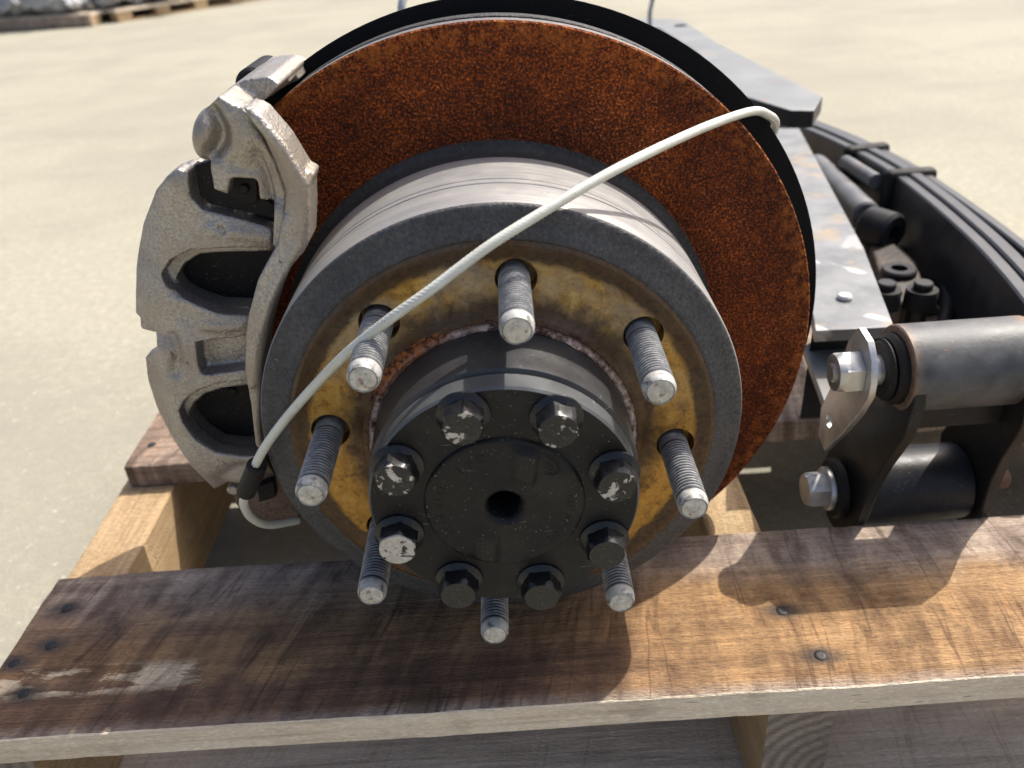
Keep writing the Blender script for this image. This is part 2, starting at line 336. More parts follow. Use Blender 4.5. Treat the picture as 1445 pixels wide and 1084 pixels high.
(cx0, cy0, _a), (cx1, cy1, _b) = [(p[0]/1000, p[1]/1000, 0) for p in [(1220.8,3266.5,-258.0), (1331.2,1794.9,-258.0)]]
CRK = ((cy1-cy0)/(cx1-cx0), cy0-cx0*(cy1-cy0)/(cx1-cx0)+.11)
def m_concrete():
    m, g, b = mk('sunlit_concrete'); v = g.obj(); x, y, z = g.sep(v)
    n = g.noise(v, 1.6, 6, .65); mid = g.noise(v, 75, 5, .68); f = g.noise(v, 300, 4, .65); agg = g.vor(v, 210)
    c = g.mix(g.rng(f, .38, .64), (.275, .26, .198), (.395, .375, .298))
    c = g.mix(g.rng(mid, .44, .60, 0, .55), c, (.265, .252, .198))
    c = g.mix(g.rng(mid, .44, .34, 0, .35), c, (.44, .425, .345))
    c = g.mix(g.rng(n, .44, .60, 0, .6), c, (.25, .235, .19))
    c = g.mix(g.math('MULTIPLY', g.rng(agg, .22, .1), g.rng(g.noise(v, 60, 3, .6), .45, .6)), c, (.21, .20, .17))
    c = g.mix(g.rng(g.noise(v, 115, 3, .6), .64, .70, 0, .5), c, (.52, .50, .42))
    c = g.mix(g.math('MULTIPLY', g.rng(g.noise(g.map(v, (1, 2.6, 1)), 2.2, 6, .68), .52, .66), .5), c, (.24, .228, .19))
    yy = g.math('ADD', g.math('SUBTRACT', y, g.math('MULTIPLY', x, CRK[0])), g.math('MULTIPLY', g.noise(v, 4, 4, .6), .22))
    d = g.math('ABSOLUTE', g.math('SUBTRACT', yy, CRK[1]))
    c = g.mix(g.rng(d, .035, .012, 0, .5), c, (.17, .15, .12))
    fin(g, b, c, .9, 0, g.bump(g.math('ADD', f, g.math('MULTIPLY', mid, 1.2)), .5, .0012), Specular_IOR_Level=.2); return m
MAT['concrete'] = m_concrete()
def m_scrap():
    m, g, b = mk('scrap_aluminium'); v = g.obj(); n = g.noise(v, 14, 4, .6); f = g.noise(v, 60, 4, .65)
    c = g.ramp(f, [(.3, (.12, .125, .135)), (.46, (.42, .435, .45)), (.66, (.75, .76, .77))])
    fin(g, b, g.mix(g.rng(n, .45, .65, 0, .6), c, (.09, .09, .10)), .5, .4, g.bump(f, .8, .02)); return m
MAT['scrap'] = m_scrap()

# ------------------------------------------------------------------ mesh helpers
def W(p): return Vector((p[0]/1000, p[1]/1000, (p[2]+ZO)/1000))
def thing(name, loc, label, cat, group=None):
    o = bpy.data.objects.new(name, None); col.objects.link(o); o.location = W(loc); o.empty_display_size = .02
    o['label'] = label; o['category'] = cat
    if group: o['group'] = group
    o['_o'] = tuple(loc); del o['_o']
    ORG[o.name] = Vector(loc); return o
ORG = {}
def org(o): return ORG.get(o.name, Vector((0, 0, 0)))
def link(name, me, mat, parent=None, loc=None, smooth=True, sharp=34):
    o = bpy.data.objects.new(name, me); col.objects.link(o)
    if mat is not None and not me.materials: me.materials.append(MAT[mat] if isinstance(mat, str) else mat)
    if parent is not None: o.parent = parent; ORG[o.name] = org(parent)
    if loc is not None:
        o.location = Vector(loc)/1000
    return o
def finish(me, smooth=True, sharp=34):
    if smooth:
        me.shade_smooth(); me.set_sharp_from_angle(angle=R(sharp))
def mesh(name, verts, faces, mat, parent=None, rel=None, smooth=True, sharp=34, fix=True):
    """verts are wheel-axis millimetres; they are stored relative to the thing's own origin"""
    o0 = org(parent) if (parent is not None and rel is None) else (Vector(rel) if rel is not None else Vector((0, 0, -ZO)))
    me = bpy.data.meshes.new(name)
    me.from_pydata([((p[0]-o0.x)/1000, (p[1]-o0.y)/1000, (p[2]-o0.z)/1000) for p in verts], [], faces)
    if fix:
        bm = bmesh.new(); bm.from_mesh(me); bmesh.ops.recalc_face_normals(bm, faces=bm.faces); bm.to_mesh(me); bm.free()
    finish(me, smooth, sharp)
    return link(name, me, mat, parent)
def lathe(prof, seg=128, c=(0, 0), closed=False, ax='Y', a0=0.0, wob=None):
    """(r, y) profile turned about the Y axis through x=c0, z=c1"""
    vs_, fs = [], []; n = len(prof)
    for i in range(seg):
        a = a0+2*math.pi*i/seg
        for j, (r, y) in enumerate(prof):
            if wob: r, y = wob(a, j, r, y)
            vs_.append((c[0]+r*math.cos(a), y, c[1]+r*math.sin(a)))
    for i in range(seg):
        k = (i+1) % seg
        for j in range(n if closed else n-1):
            l = (j+1) % n
            fs.append((i*n+j, i*n+l, k*n+l, k*n+j))
    return vs_, fs
def add(A, B):
    o = len(A[0]); A[0].extend(B[0]); A[1].extend(tuple(i+o for i in f) for f in B[1]); return A
def prism(poly, dy=None, d=None):
    """closed solid: polygon swept by d"""
    d = Vector(d) if d is not None else Vector((0, dy, 0)); n = len(poly)
    v = [Vector(p) for p in poly]+[Vector(p)+d for p in poly]
    f = [tuple(range(n)), tuple(range(2*n-1, n-1, -1))]+[(i, (i+1) % n, n+(i+1) % n, n+i) for i in range(n)]
    return [tuple(p) for p in v], f
def box(x0, x1, y0, y1, z0, z1):
    return prism([(x0, y0, z0), (x1, y0, z0), (x1, y0, z1), (x0, y0, z1)], y1-y0)
def frame_of(t):
    t = t.normalized(); u = Vector((0, 0, 1)) if abs(t.z) < .9 else Vector((1, 0, 0))
    u = (u-t*u.dot(t)).normalized(); return u, t.cross(u)
def smooth_path(pts, per=14):
    P = [Vector(p) for p in pts]; P = [2*P[0]-P[1]]+P+[2*P[-1]-P[-2]]; out = []
    for i in range(1, len(P)-2):
        a, b, c, d = P[i-1:i+3]
        for k in range(per):
            t = k/per; out.append(.5*((2*b)+(c-a)*t+(2*a-5*b+4*c-d)*t*t+(3*b-a-3*c+d)*t**3))
    out.append(P[-2]); return out
def tube(pts, r, seg=16, strands=0, twist=0.0, amp=0.0, cap=True):
    vs_, fs = [], []; L = 0.0; P = [Vector(p) for p in pts]; u = None
    for i, p in enumerate(P):
        t = (P[min(i+1, len(P)-1)]-P[max(i-1, 0)]).normalized()
        if i: L += (p-P[i-1]).length
        if u is None: u, w = frame_of(t)
        u = (u-t*u.dot(t)).normalized(); w = t.cross(u)
        rr = r(i/(len(P)-1)) if callable(r) else r
        for k in range(seg):
            a = 2*math.pi*k/seg; q = rr
            if strands: q = rr-amp+amp*abs(math.cos(strands*.5*(a-L*twist)))*1.6
            vs_.append(tuple(p+(u*math.cos(a)+w*math.sin(a))*q))
    n = len(P)
    for i in range(n-1):
        for k in range(seg):
            l = (k+1) % seg; fs.append((i*seg+k, i*seg+l, (i+1)*seg+l, (i+1)*seg+k))
    if cap: fs.append(tuple(range(seg-1, -1, -1))); fs.append(tuple((n-1)*seg+k for k in range(seg)))
    return vs_, fs
def cyl(a, b, r, seg=40, r2=None, ch=0.0):
    a, b = Vector(a), Vector(b); t = (b-a).normalized(); r2 = r if r2 is None else r2
    u, w = frame_of(t); st = [(a, r-ch), (a+t*ch, r), (b-t*ch, r2), (b, r2-ch)] if ch else [(a, r), (b, r2)]
    vs_ = [tuple(p+(u*math.cos(2*math.pi*k/seg)+w*math.sin(2*math.pi*k/seg))*q) for p, q in st for k in range(seg)]
    fs = [(i*seg+k, i*seg+(k+1) % seg, (i+1)*seg+(k+1) % seg, (i+1)*seg+k) for i in range(len(st)-1) for k in range(seg)]
    fs += [tuple(range(seg-1, -1, -1)), tuple((len(st)-1)*seg+k for k in range(seg))]
    return vs_, fs
def ring(a, b, ro, ri, seg=48, ch=.6):
    a, b = Vector(a), Vector(b); t = (b-a).normalized(); u, w = frame_of(t)
    st = [(a, ri), (a, ro-ch), (a+t*ch, ro), (b-t*ch, ro), (b, ro-ch), (b, ri)]; n = len(st)
    vs_ = [tuple(p+(u*math.cos(2*math.pi*k/seg)+w*math.sin(2*math.pi*k/seg))*q) for p, q in st for k in range(seg)]
    fs = [(i*seg+k, i*seg+(k+1) % seg, ((i+1) % n)*seg+(k+1) % seg, ((i+1) % n)*seg+k) for i in range(n) for k in range(seg)]
    return vs_, fs
def hexhead(a, b, af, dome=.12):
    """six-sided head from a to b with chamfered outer corners"""
    a, b = Vector(a), Vector(b); t = (b-a).normalized(); u, w = frame_of(t); vs_, fs = [], []
    rc = af/math.sqrt(3); N = 48; h = (b-a).length
    def hr(k): 
        th = (2*math.pi*k/N) % (math.pi/3)-math.pi/6; return (af/2)/math.cos(th)
    lev = [(0, None, 1), (.80, None, 1), (1, af/2*.96, 1)]
    for f, cap, s in lev:
        for k in range(N):
            q = hr(k)
            if cap: q = min(q, cap)
            hh = h*f-(max(0, q-af/2)*.55 if f == .80 else 0)
            vs_.append(tuple(a+t*hh+(u*math.cos(2*math.pi*k/N)+w*math.sin(2*math.pi*k/N))*q))
    for i in range(2):
        for k in range(N): fs.append((i*N+k, i*N+(k+1) % N, (i+1)*N+(k+1) % N, (i+1)*N+k))
    fs += [tuple(range(N-1, -1, -1)), tuple(2*N+k for k in range(N))]
    return vs_, fs
def bevel(o, w=.6, seg=2, ang=35):
    m = o.modifiers.new('bevel', 'BEVEL'); m.width = w/1000; m.segments = seg; m.limit_method = 'ANGLE'; m.angle_limit = R(ang); m.harden_normals = False
    return o
def voxel(o, size=.9, smooth=6, fac=.5):
    m = o.modifiers.new('remesh', 'REMESH'); m.mode = 'VOXEL'; m.voxel_size = size/1000; m.use_smooth_shade = True
    s = o.modifiers.new('smooth', 'SMOOTH'); s.factor = fac; s.iterations = smooth
    return o
def grain(o, amp=.25, sc=330, amp2=.35, sc2=70):
    me = o.data; nn = [v.normal.copy() for v in me.vertices]
    for v, n_ in zip(me.vertices, nn):
        v.co += n_*((noise.noise(v.co*sc)*amp+noise.noise(v.co*sc2+Vector((3, 1, 7)))*amp2)/1000)
    return o
def sculpt(o, strokes, ymax):
    """push the outboard skin of a casting in (+) or out (-) along short strokes; strokes: (points, half width, depth) in mm"""
    n = len(o.data.vertices); co = np.empty(n*3, 'f'); no = np.empty(n*3, 'f')
    o.data.vertices.foreach_get('co', co); o.data.vertices.foreach_get('normal', no)
    co = co.reshape(-1, 3); no = no.reshape(-1, 3)
    x, z = co[:, 0]*1000, co[:, 2]*1000-179; dy = np.zeros(n)
    for pts, w, d in strokes:
        best = np.full(n, 1e9)
        for p0, p1 in zip(pts[:-1], pts[1:]):
            x0, z0, x1, z1 = p0[0], p0[2], p1[0], p1[2]; L = max(1e-6, (x1-x0)**2+(z1-z0)**2)
            t = np.clip(((x-x0)*(x1-x0)+(z-z0)*(z1-z0))/L, 0, 1)
            best = np.minimum(best, np.hypot(x-x0-t*(x1-x0), z-z0-t*(z1-z0)))
        dy += d*np.exp(-(best/w)**2)
    ok = (no[:, 1] < -.15) & (co[:, 1]*1000 < ymax)
    co[ok, 1] += (dy[ok]/1000).astype('f')
    o.data.vertices.foreach_set('co', co.ravel()); o.data.update(); return o
def bake(o):
    dg = bpy.context.evaluated_depsgraph_get(); me = bpy.data.meshes.new_from_object(o.evaluated_get(dg)); old = o.data
    o.modifiers.clear(); o.data = me
    return o

# ------------------------------------------------------------------ ground
gs = 60000
gv, gf = [], []
o = mesh('ground', [(-gs, -gs, -ZO), (gs, -gs, -ZO), (gs, gs, -ZO), (-gs, gs, -ZO)], [(0, 1, 2, 3)], 'concrete', rel=(0, 0, -ZO))
o['kind'] = 'structure'

# ------------------------------------------------------------------ the pallet under the axle
PAL = thing('wooden_pallet', (0, 300, -258), 'worn dark brown wooden pallet that carries the rusty brake hub', 'pallet')
def plank(name, x0, x1, y0, y1, z0, z1, seed, parent, topm='wood_dark', edgem='wood_edge', along='x', wob=1.0, skewl=0.0):
    rnd = random.Random(seed); ln = (x1-x0) if along == 'x' else (y1-y0)
    N = max(24, int(ln/7)); prof = []
    wd = (y1-y0) if along == 'x' else (x1-x0); th = z1-z0; c = 1.1; MT = 12
    prof = [(0, c), (0, th*.5), (0, th-c), (c*.7, th-.2)]+[(c+(wd-2*c)*i/MT, th) for i in range(MT+1)]+[(wd-c*.7, th-.2), (wd, th-c), (wd, th*.5), (wd, c), (wd-c, 0), (c, 0)]
    n = len(prof); V, F, K = [], [], []
    for i in range(N+1):
        s = ln*i/N
        for j, (a, h) in enumerate(prof):
            q = Vector((s*.012, seed*7.3, j*.03)); e1 = noise.noise(Vector((s*.006, seed*3.1, 0)))*1.6*wob; e2 = noise.noise(Vector((s*.006, seed*3.1, 9)))*1.6*wob
            e1 += noise.noise(Vector((s*.07, seed, 4)))*.5*wob; e2 += noise.noise(Vector((s*.07, seed, 14)))*.5*wob
            f = a/wd; aa = a+e1*(1-f)+e2*f
            hh = h+(noise.noise(Vector((s*.02, a*.05, seed)))*.5 + noise.noise(Vector((s*.12, a*.03, seed+5)))*.22)*wob*(1 if h > th*.8 else .3)
            ss = s+(noise.noise(Vector((a*.2, h*.2, seed+2)))*1.5 if i in (0, N) else 0)+(skewl*(1-f) if i == 0 else 0)
            if along == 'x': V.append((x0+ss, y0+aa, z0+hh))
            else: V.append((x0+aa, y0+ss, z0+hh))
    for i in range(N):
        for j in range(n):
            l = (j+1) % n; F.append((i*n+j, i*n+l, (i+1)*n+l, (i+1)*n+j)); K.append(0 if 3 <= j <= 3+MT+1 else 1)
    F.append(tuple(range(n))); K.append(2); F.append(tuple(N*n+j for j in range(n-1, -1, -1))); K.append(2)
    o = mesh(name, V, F, None, parent, sharp=40)
    for mm in (topm, edgem, 'wood_end' if along == 'y' else edgem): o.data.materials.append(MAT[mm])
    for p, k in zip(o.data.polygons, K): p.material_index = k
    return o
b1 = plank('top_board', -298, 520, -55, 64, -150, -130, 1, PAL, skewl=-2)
b1['label'] = 'front top board, dark stained wood with saw marks and nails'
b2 = plank('top_board', -303, 520, 184, 334, -150, -130, 2, PAL, 'wood_dark', 'wood_dark')
plank('top_board', -300, 520, 349, 470, -150, -130, 3, PAL)
plank('top_board', -302, 520, 590, 695, -150, -130, 4, PAL)
plank('top_board', -300, 520, 800, 915, -150, -130, 5, PAL)
plank('stringer', -311, -268, -52, 915, -239, -151, 6, PAL, 'wood_stringer', 'wood_stringer', 'y', .8)
plank('stringer', 130, 166, -51, 915, -239, -151, 7, PAL, 'wood_stringer', 'wood_stringer', 'y', .8)
plank('stringer', 478, 520, -52, 915, -239, -151, 8, PAL, 'wood_stringer', 'wood_stringer', 'y', .8)
plank('bottom_board', -311, 520, -56, 84, -257.5, -240, 9, PAL, 'wood_grey', 'wood_grey')
plank('bottom_board', -311, 520, 400, 520, -257.5, -240, 10, PAL, 'wood_grey', 'wood_grey')
plank('bottom_board', -311, 520, 795, 915, -257.5, -240, 11, PAL, 'wood_grey', 'wood_grey')
# nail heads
def nail_mesh():
    prof = [(0.01, -.35), (1.6, -.4), (3.0, -.3), (3.4, .0), (3.5, 1.2)]
    v, f = lathe(prof, 18); v = [(x, z, -y) for x, y, z in v]
    me = bpy.data.meshes.new('nail'); me.from_pydata([(a/1000, b/1000, c/1000) for a, b, c in v], [], f); finish(me); me.materials.append(MAT['nail']); return me
MAT['nail'] = m_black('dark_nail_head', (.028, .026, .027), .5, .5, .4, .4)
nm = nail_mesh()
for p in [(-280.3,36.9,-130.0), (-276.6,7.3,-130.0), (-292.6,-4.2,-130.0), (-275.8,-26.2,-130.0), (149.9,-2.6,-130.0), (160.3,-34.9,-130.0)]:
    link('nail', nm, None, b1, (p[0]-0, p[1]-300, p[2]+258+.2))
for p in [(-290.9,211.4,-130.0)]:
    link('nail', nm, None, b2, (p[0], p[1]-300, p[2]+258+.2))

# ------------------------------------------------------------------ wheel hub and brake
HUB = thing('brake_hub_assembly', (0, 0, -179), 'rusty brake disc and black wheel hub with eight studs resting above the pallet', 'brake hub')
SEG = 160
# friction ring: two plates joined by cooling vanes
v, f = lathe([(121, 88), (178.2, 88), (179, 88.8), (179, 97.5), (178.5, 98), (121, 98)], SEG, closed=True)
disc = mesh('friction_disc', v, f, 'rust', HUB); disc['label'] = 'rust covered brake disc face'
disc.data.materials.append(MAT['rim_edge'])
for p in disc.data.polygons:
    c = p.center; r = math.hypot(c.x, c.z-HZ)
    if r > .1786 : p.material_index = 1
v, f = lathe([(121, 107), (178.5, 107), (179, 107.5), (179, 116.5), (178.5, 117), (121, 117)], SEG, closed=True)
mesh('inner_disc', v, f, 'cast_grey', HUB)
V, F = [], []
for k in range(60):
    a = 2*math.pi*k/60; ca, sa = math.cos(a), math.sin(a); t = 1.6
    q = [(r*ca-s*t*sa, 98, r*sa+s*t*ca) for r, s in ((124, -1), (177, -1), (177, 1), (124, 1))]
    add((V, F), prism(q, 9))
o = mesh('cooling_vane', V, F, 'cast_dark', HUB); o['kind'] = 'stuff'
# hat
prof = [(103.2, 1.2), (103.7, .9), (105.2, 1.1), (108, 2.0), (110.2, 3.3), (112.5, 3.9), (115, 4.1), (117.5, 4.7), (118.1, 5.3), (118.4, 6.3)]
v, f = lathe(prof, SEG); mesh('hat_rim', v, f, 'cast_grey', HUB, sharp=50)
prof = [(118.4, 6.3), (118.8, 7.4), (119, 30), (118.35, 30.5), (118.35, 31.6), (119, 32.1), (119.05, 36.2), (118.5, 36.7), (118.5, 37.5), (119.05, 38), (119.1, 66), (119.1, 72)]
v, f = lathe(prof, SEG); mesh('hat_barrel', v, f, 'machined', HUB, sharp=25)
prof = [(119.1, 72), (118, 73.2), (117.6, 76), (117.6, 81), (118.8, 85.5), (120.6, 87.2), (123.4, 87.4), (123.6, 88.4)]
v, f = lathe(prof, SEG); mesh('hat_groove', v, f, 'cast_dark', HUB, sharp=50)
# stained face inside the rim, with the stud holes cut through
PH = 0.1308
studpos = [(85*math.cos(math.pi/2-k*math.pi/4-PH), 85*math.sin(math.pi/2-k*math.pi/4-PH)) for k in range(8)]
def wobf(a, j, r, y):
    if j in (1, 2, 3): y += .5*noise.noise(Vector((math.cos(a)*6, math.sin(a)*6, j*2)))
    return r, y
prof = [(103.6, 6), (103.6, .5), (101.8, -.2), (99, .3), (97.6, .9), (72, 1.1), (69.8, .4), (68.2, -1.2), (66.0, -1.7), (64.3, -.4), (63.4, 2.5), (63.4, 14), (103.6, 14)]
v, f = lathe(prof, SEG, closed=True)
face = mesh('hub_face', v, f, 'gold', HUB, sharp=28)
V, F = [], []
for x, z in studpos: add((V, F), cyl((x+.9, -8, z+.9), (x+.9, 10, z+.9), 9.4, 36))
cut = mesh('cutter', V, F, 'cast_dark', None, rel=(0, 0, -179))
cut.parent = HUB
bm_ = face.modifiers.new('holes', 'BOOLEAN'); bm_.operation = 'DIFFERENCE'; bm_.object = cut; bm_.solver = 'EXACT'
bake(face); face.data.set_sharp_from_angle(angle=R(28)); bpy.data.objects.remove(cut)
# flaking rust ridge where the hub barrel comes out
def wobr(a, j, r, y):
    q = noise.noise(Vector((math.cos(a)*11, math.sin(a)*11, j*1.7))); q2 = noise.noise(Vector((math.cos(a)*45, math.sin(a)*45, j*3.1)))
    lump = max(0, 1-abs(((a-2.35+math.pi) % (2*math.pi))-math.pi)/.45)
    return r+q*.7+q2*.5*(1 if 0 < j < 7 else 0)+lump*(.8 if 1 < j < 6 else 0), y+q*.7+q2*.6-(lump*1.6 if 1 < j < 6 else 0)
v, f = lathe([(69.6, 1.0), (68.6, -.6), (67.2, -1.2), (66.0, -1.5), (64.8, -2.6), (63.8, -3.6), (63.0, -3.8), (62.0, -3.2)], 360, wob=wobr)
mesh('rust_ridge', v, f, 'flake', HUB, sharp=70)
# hub barrel and axle flange
v, f = lathe([(62.2, 4), (62.3, -12), (61.9, -14), (61.6, -30), (61.2, -34.5), (59, -35.6), (40, -35.6)], SEG); mesh('hub_barrel', v, f, 'barrel', HUB, sharp=40)
v, f = lathe([(58.7, -47.7), (35.6, -47.9), (35.0, -49.0)], SEG)
FL = mesh('axle_flange', v, f, 'black_hub', HUB, sharp=25)
v, f = lathe([(40, -36), (59.0, -36), (59.7, -36.8), (59.7, -46.6), (58.7, -47.7)], SEG); mesh('flange_edge', v, f, 'flange_edge', FL, sharp=25)
# raised centre with two sweeping swells and a tapered bore
def swell(a, j, r, y):
    if r > 33.8 or r < 8.4: return r, y
    x, z = r*math.cos(a), r*math.sin(a)
    xc = 8.6*math.tanh(z/11)+.08*z; d = abs(x-xc)/5.4
    h = 3.4/(1+d**6)*min(1, max(0, (33.8-r)/3))*min(1, max(0, (r-11)/8))
    h += 1.5*math.exp(-((r-9)/5.0)**2)*min(1, (r-8.4)/1.5)
    return r, y-h
prof = [(35.0, -49.0), (34.6, -49.4), (34.0, -49.6)]+[(33.4-1.0*i, -49.7) for i in range(26)]+[(8.0, -49.2), (7.5, -47.6), (7.1, -30), (.01, -28)]
v, f = lathe(prof, SEG, wob=swell); mesh('flange_centre', v, f, 'black_hub', FL, sharp=30)
# cast lettering
def letters(name, chars, size, place, parent, mat, yface):
    V, F = [], []
    for ch, (ang, rad) in zip(chars, place):
        if ch == ' ': continue
        cu = bpy.data.curves.new('t', 'FONT'); cu.body = ch; cu.size = size; cu.align_x = 'CENTER'; cu.align_y = 'CENTER'; cu.extrude = .14; cu.resolution_u = 2
        to = bpy.data.objects.new('t', cu); col.objects.link(to)
        dg = bpy.context.evaluated_depsgraph_get(); me = bpy.data.meshes.new_from_object(to.evaluated_get(dg))
        o0 = len(V); a = R(ang); tw = a-math.pi/2; cx, cz = rad*math.cos(a), rad*math.sin(a)
        for q in me.vertices:
            x, z = q.co.x*math.cos(tw)-q.co.y*math.sin(tw), q.co.x*math.sin(tw)+q.co.y*math.cos(tw)
            V.append((cx+x, yface-q.co.z, cz+z))
        F.extend(tuple(i+o0 for i in p.vertices) for p in me.polygons)
        bpy.data.objects.remove(to); bpy.data.curves.remove(cu); bpy.data.meshes.remove(me)
    return mesh(name, V, F, mat, parent, smooth=False, fix=False)
letters('cast_lettering', '1FD', 6.2, [(131, 27), (119, 27), (107, 27)], FL, 'black_hub', -49.75)
letters('cast_lettering', 'E8 5010 8141', 5.2, [(228-6.6*i, 28.5) for i in range(12)], FL, 'black_hub', -49.7)
letters('cast_lettering', 'RH 04 0C', 5.2, [(4-7.2*i, 28.5) for i in range(8)], FL, 'black_hub', -49.7)
V, F = [], []
ec = (18.5, 21.5)
for (ra, rb, w) in ((8, 4.6, .35), (6.8, 3.6, .25)):
    pts = []
    for k in range(41):
        a = 2*math.pi*k/40; x, z = ra*math.cos(a), rb*math.sin(a); t = -.75
        pts.append((ec[0]+x*math.cos(t)-z*math.sin(t), -49.75, ec[1]+x*math.sin(t)+z*math.cos(t)))
    add((V, F), tube(pts, w, 6))
pts = []
for k in range(50):
    s = -5+10*k/49; x, z = s, 1.6*math.sin(s*2.6); t = -.75
    pts.append((ec[0]+x*math.cos(t)-z*math.sin(t), -49.75, ec[1]+x*math.sin(t)+z*math.cos(t)))
add((V, F), tube(pts, .25, 6))
mesh('cast_emblem', V, F, 'black_hub', FL)
# flange bolts
PB = 0.1211
A = hexhead((0, -2.6, 0), (0, -11, 0), 16.4)
v, f = lathe([(.01, 0), (11.0, 0), (11.3, -.5), (11.2, -1.3), (9.8, -2.3), (8.6, -3.0), (.01, -3.2)], 40); add(A, (v, f))
bm0 = mesh('flange_bolt', A[0], A[1], 'bolt', None, rel=(0, 0, 0), sharp=24); bme = bm0.data; bpy.data.objects.remove(bm0)
paint = {0: (.64, .031), 1: (.62, .017), 2: (.68, .144), 6: (.90, .302), 7: (.72, .218)}
for k in range(8):
    a = math.pi/2+math.pi/8-k*math.pi/4-PB
    o = link('flange_bolt', bme, None, FL, (50.2*math.cos(a), -47.8, 50.2*math.sin(a)+179))
    o.rotation_euler = (0, [.15, -.1, .35, .1, .5, .45, .2, -.25][k], 0)
    o['paint_amount'], o['paint_seed'] = paint.get(k, (0.0, 0.0))
# wheel studs
prof = [(7.15, 8), (7.15, -1.5)]
y = -1.5
while y > -39:
    prof += [(7.1, y-.2), (6.35, y-.95), (6.35, y-1.05), (7.1, y-1.8)]; y -= 2.0
prof += [(6.55, y-.5), (6.6, y-1.2), (7.0, y-1.8), (7.05, y-3), (6.95, y-5.4), (6.6, y-6.4), (6.0, y-7.7), (5.7, y-7.2)]
yt = y-7.1
def stud_geo():
    seg = 36; n = len(prof); V, F = [], []
    for i in range(seg+1):
        a = 2*math.pi*i/seg
        for (r, yy) in prof:
            sh = -2.0*i/seg if -40 < yy < -2 else 0
            V.append((r*math.cos(a), yy+sh*(1 if yy > -39 else 0), r*math.sin(a)))
    for i in range(seg):
        for j in range(n-1): F.append((i*n+j, i*n+j+1, (i+1)*n+j+1, (i+1)*n+j))
    return V, F
V, F = stud_geo(); so_ = mesh('wheel_stud', V, F, 'stud', None, rel=(0, 0, 0), sharp=28); sme = so_.data; bpy.data.objects.remove(so_)
A = lathe([(5.6, 0), (5.45, -.4), (5.1, -.55), (.01, -.6)], 36)
add(A, tube([(-2.0, -.6, -2.2), (-2.4, -.6, .4), (-1.2, -.6, 2.1), (.6, -.6, 2.3), (1.4, -.6, 1.2)], .32, 6))
to_ = mesh('stud_tip', A[0], A[1], 'tip', None, rel=(0, 0, 0), sharp=40); tme = to_.data; bpy.data.objects.remove(to_)
for k, (x, z) in enumerate(studpos):
    s = link('wheel_stud', sme, None, HUB, (x, 0, z+179)); s.rotation_euler = (0, k*1.3, 0)
    t = link('stud_tip', tme, None, s, (0, yt, 0)); t['wear_seed'] = k*.173; t.rotation_euler = (0, [.2, 2.2, 3.5, 1.1, .4, 2.9, 5.1, 4.0][k]-k*1.3, 0)
# splash shield and axle tube behind
v, f = lathe([(60, 119.5), (188, 119.5), (189.5, 120), (189.5, 121.6), (60, 121.6)], SEG, c=(4, -2.5), closed=True)
sh = mesh('dust_shield', v, f, 'shield', HUB); sh['label'] = 'black splash shield behind the disc'
v, f = lathe([(.01, 122), (70, 122), (70, 150), (52, 165), (45, 190), (45, 880), (.01, 880)], 64); mesh('axle_tube', v, f, 'black', HUB)
mesh('axle_saddle', *box(-60, 60, 592, 690, -129, -43), 'black', HUB, smooth=False)

# ---- caliper: finger side of the body
CAL_front = [(-143.6,44.0,129.7), (-138.5,44.0,132.6), (-133.9,44.0,130.3), (-135.8,44.0,118.8), (-132.6,44.0,112.1), (-116.2,44.0,106.7), (-102.0,44.0,101.0), (-104.0,44.0,90.8), (-115.7,44.0,92.0), (-132.0,44.0,92.9), (-143.1,44.0,92.7), (-153.9,44.0,87.3), (-160.4,44.0,79.6), (-160.3,44.0,73.9), (-155.6,44.0,68.1), (-147.1,44.0,62.8), (-139.6,44.0,58.6), (-124.5,44.0,55.4), (-122.6,44.0,54.4), (-125.6,44.0,44.9), (-129.8,44.0,44.1), (-154.5,44.0,43.6), (-156.5,44.0,32.4), (-156.9,44.0,23.8), (-134.2,44.0,24.6), (-131.3,44.0,22.6), (-132.8,44.0,17.9), (-135.4,44.0,18.1), (-147.5,44.0,18.2), (-160.5,44.0,14.9), (-169.9,44.0,8.5), (-173.9,44.0,2.4), (-174.0,44.0,-5.9), (-170.3,44.0,-16.6), (-161.4,44.0,-26.6), (-149.5,44.0,-30.1), (-138.8,44.0,-30.5), (-137.1,44.0,-33.6), (-147.1,44.0,-41.8), (-151.8,44.0,-49.6), (-160.8,44.0,-47.8), (-164.8,44.0,-50.5), (-170.4,44.0,-54.7), (-179.2,44.0,-37.5), (-184.2,44.0,-19.8), (-186.9,44.0,1.7), (-186.1,44.0,19.7), (-183.5,44.0,31.6), (-175.2,44.0,38.2), (-173.1,44.0,48.8), (-177.2,44.0,52.4), (-180.8,44.0,55.9), (-172.6,44.0,79.8), (-162.3,44.0,102.8), (-150.8,44.0,122.0)]
V, F = prism(CAL_front, 10)
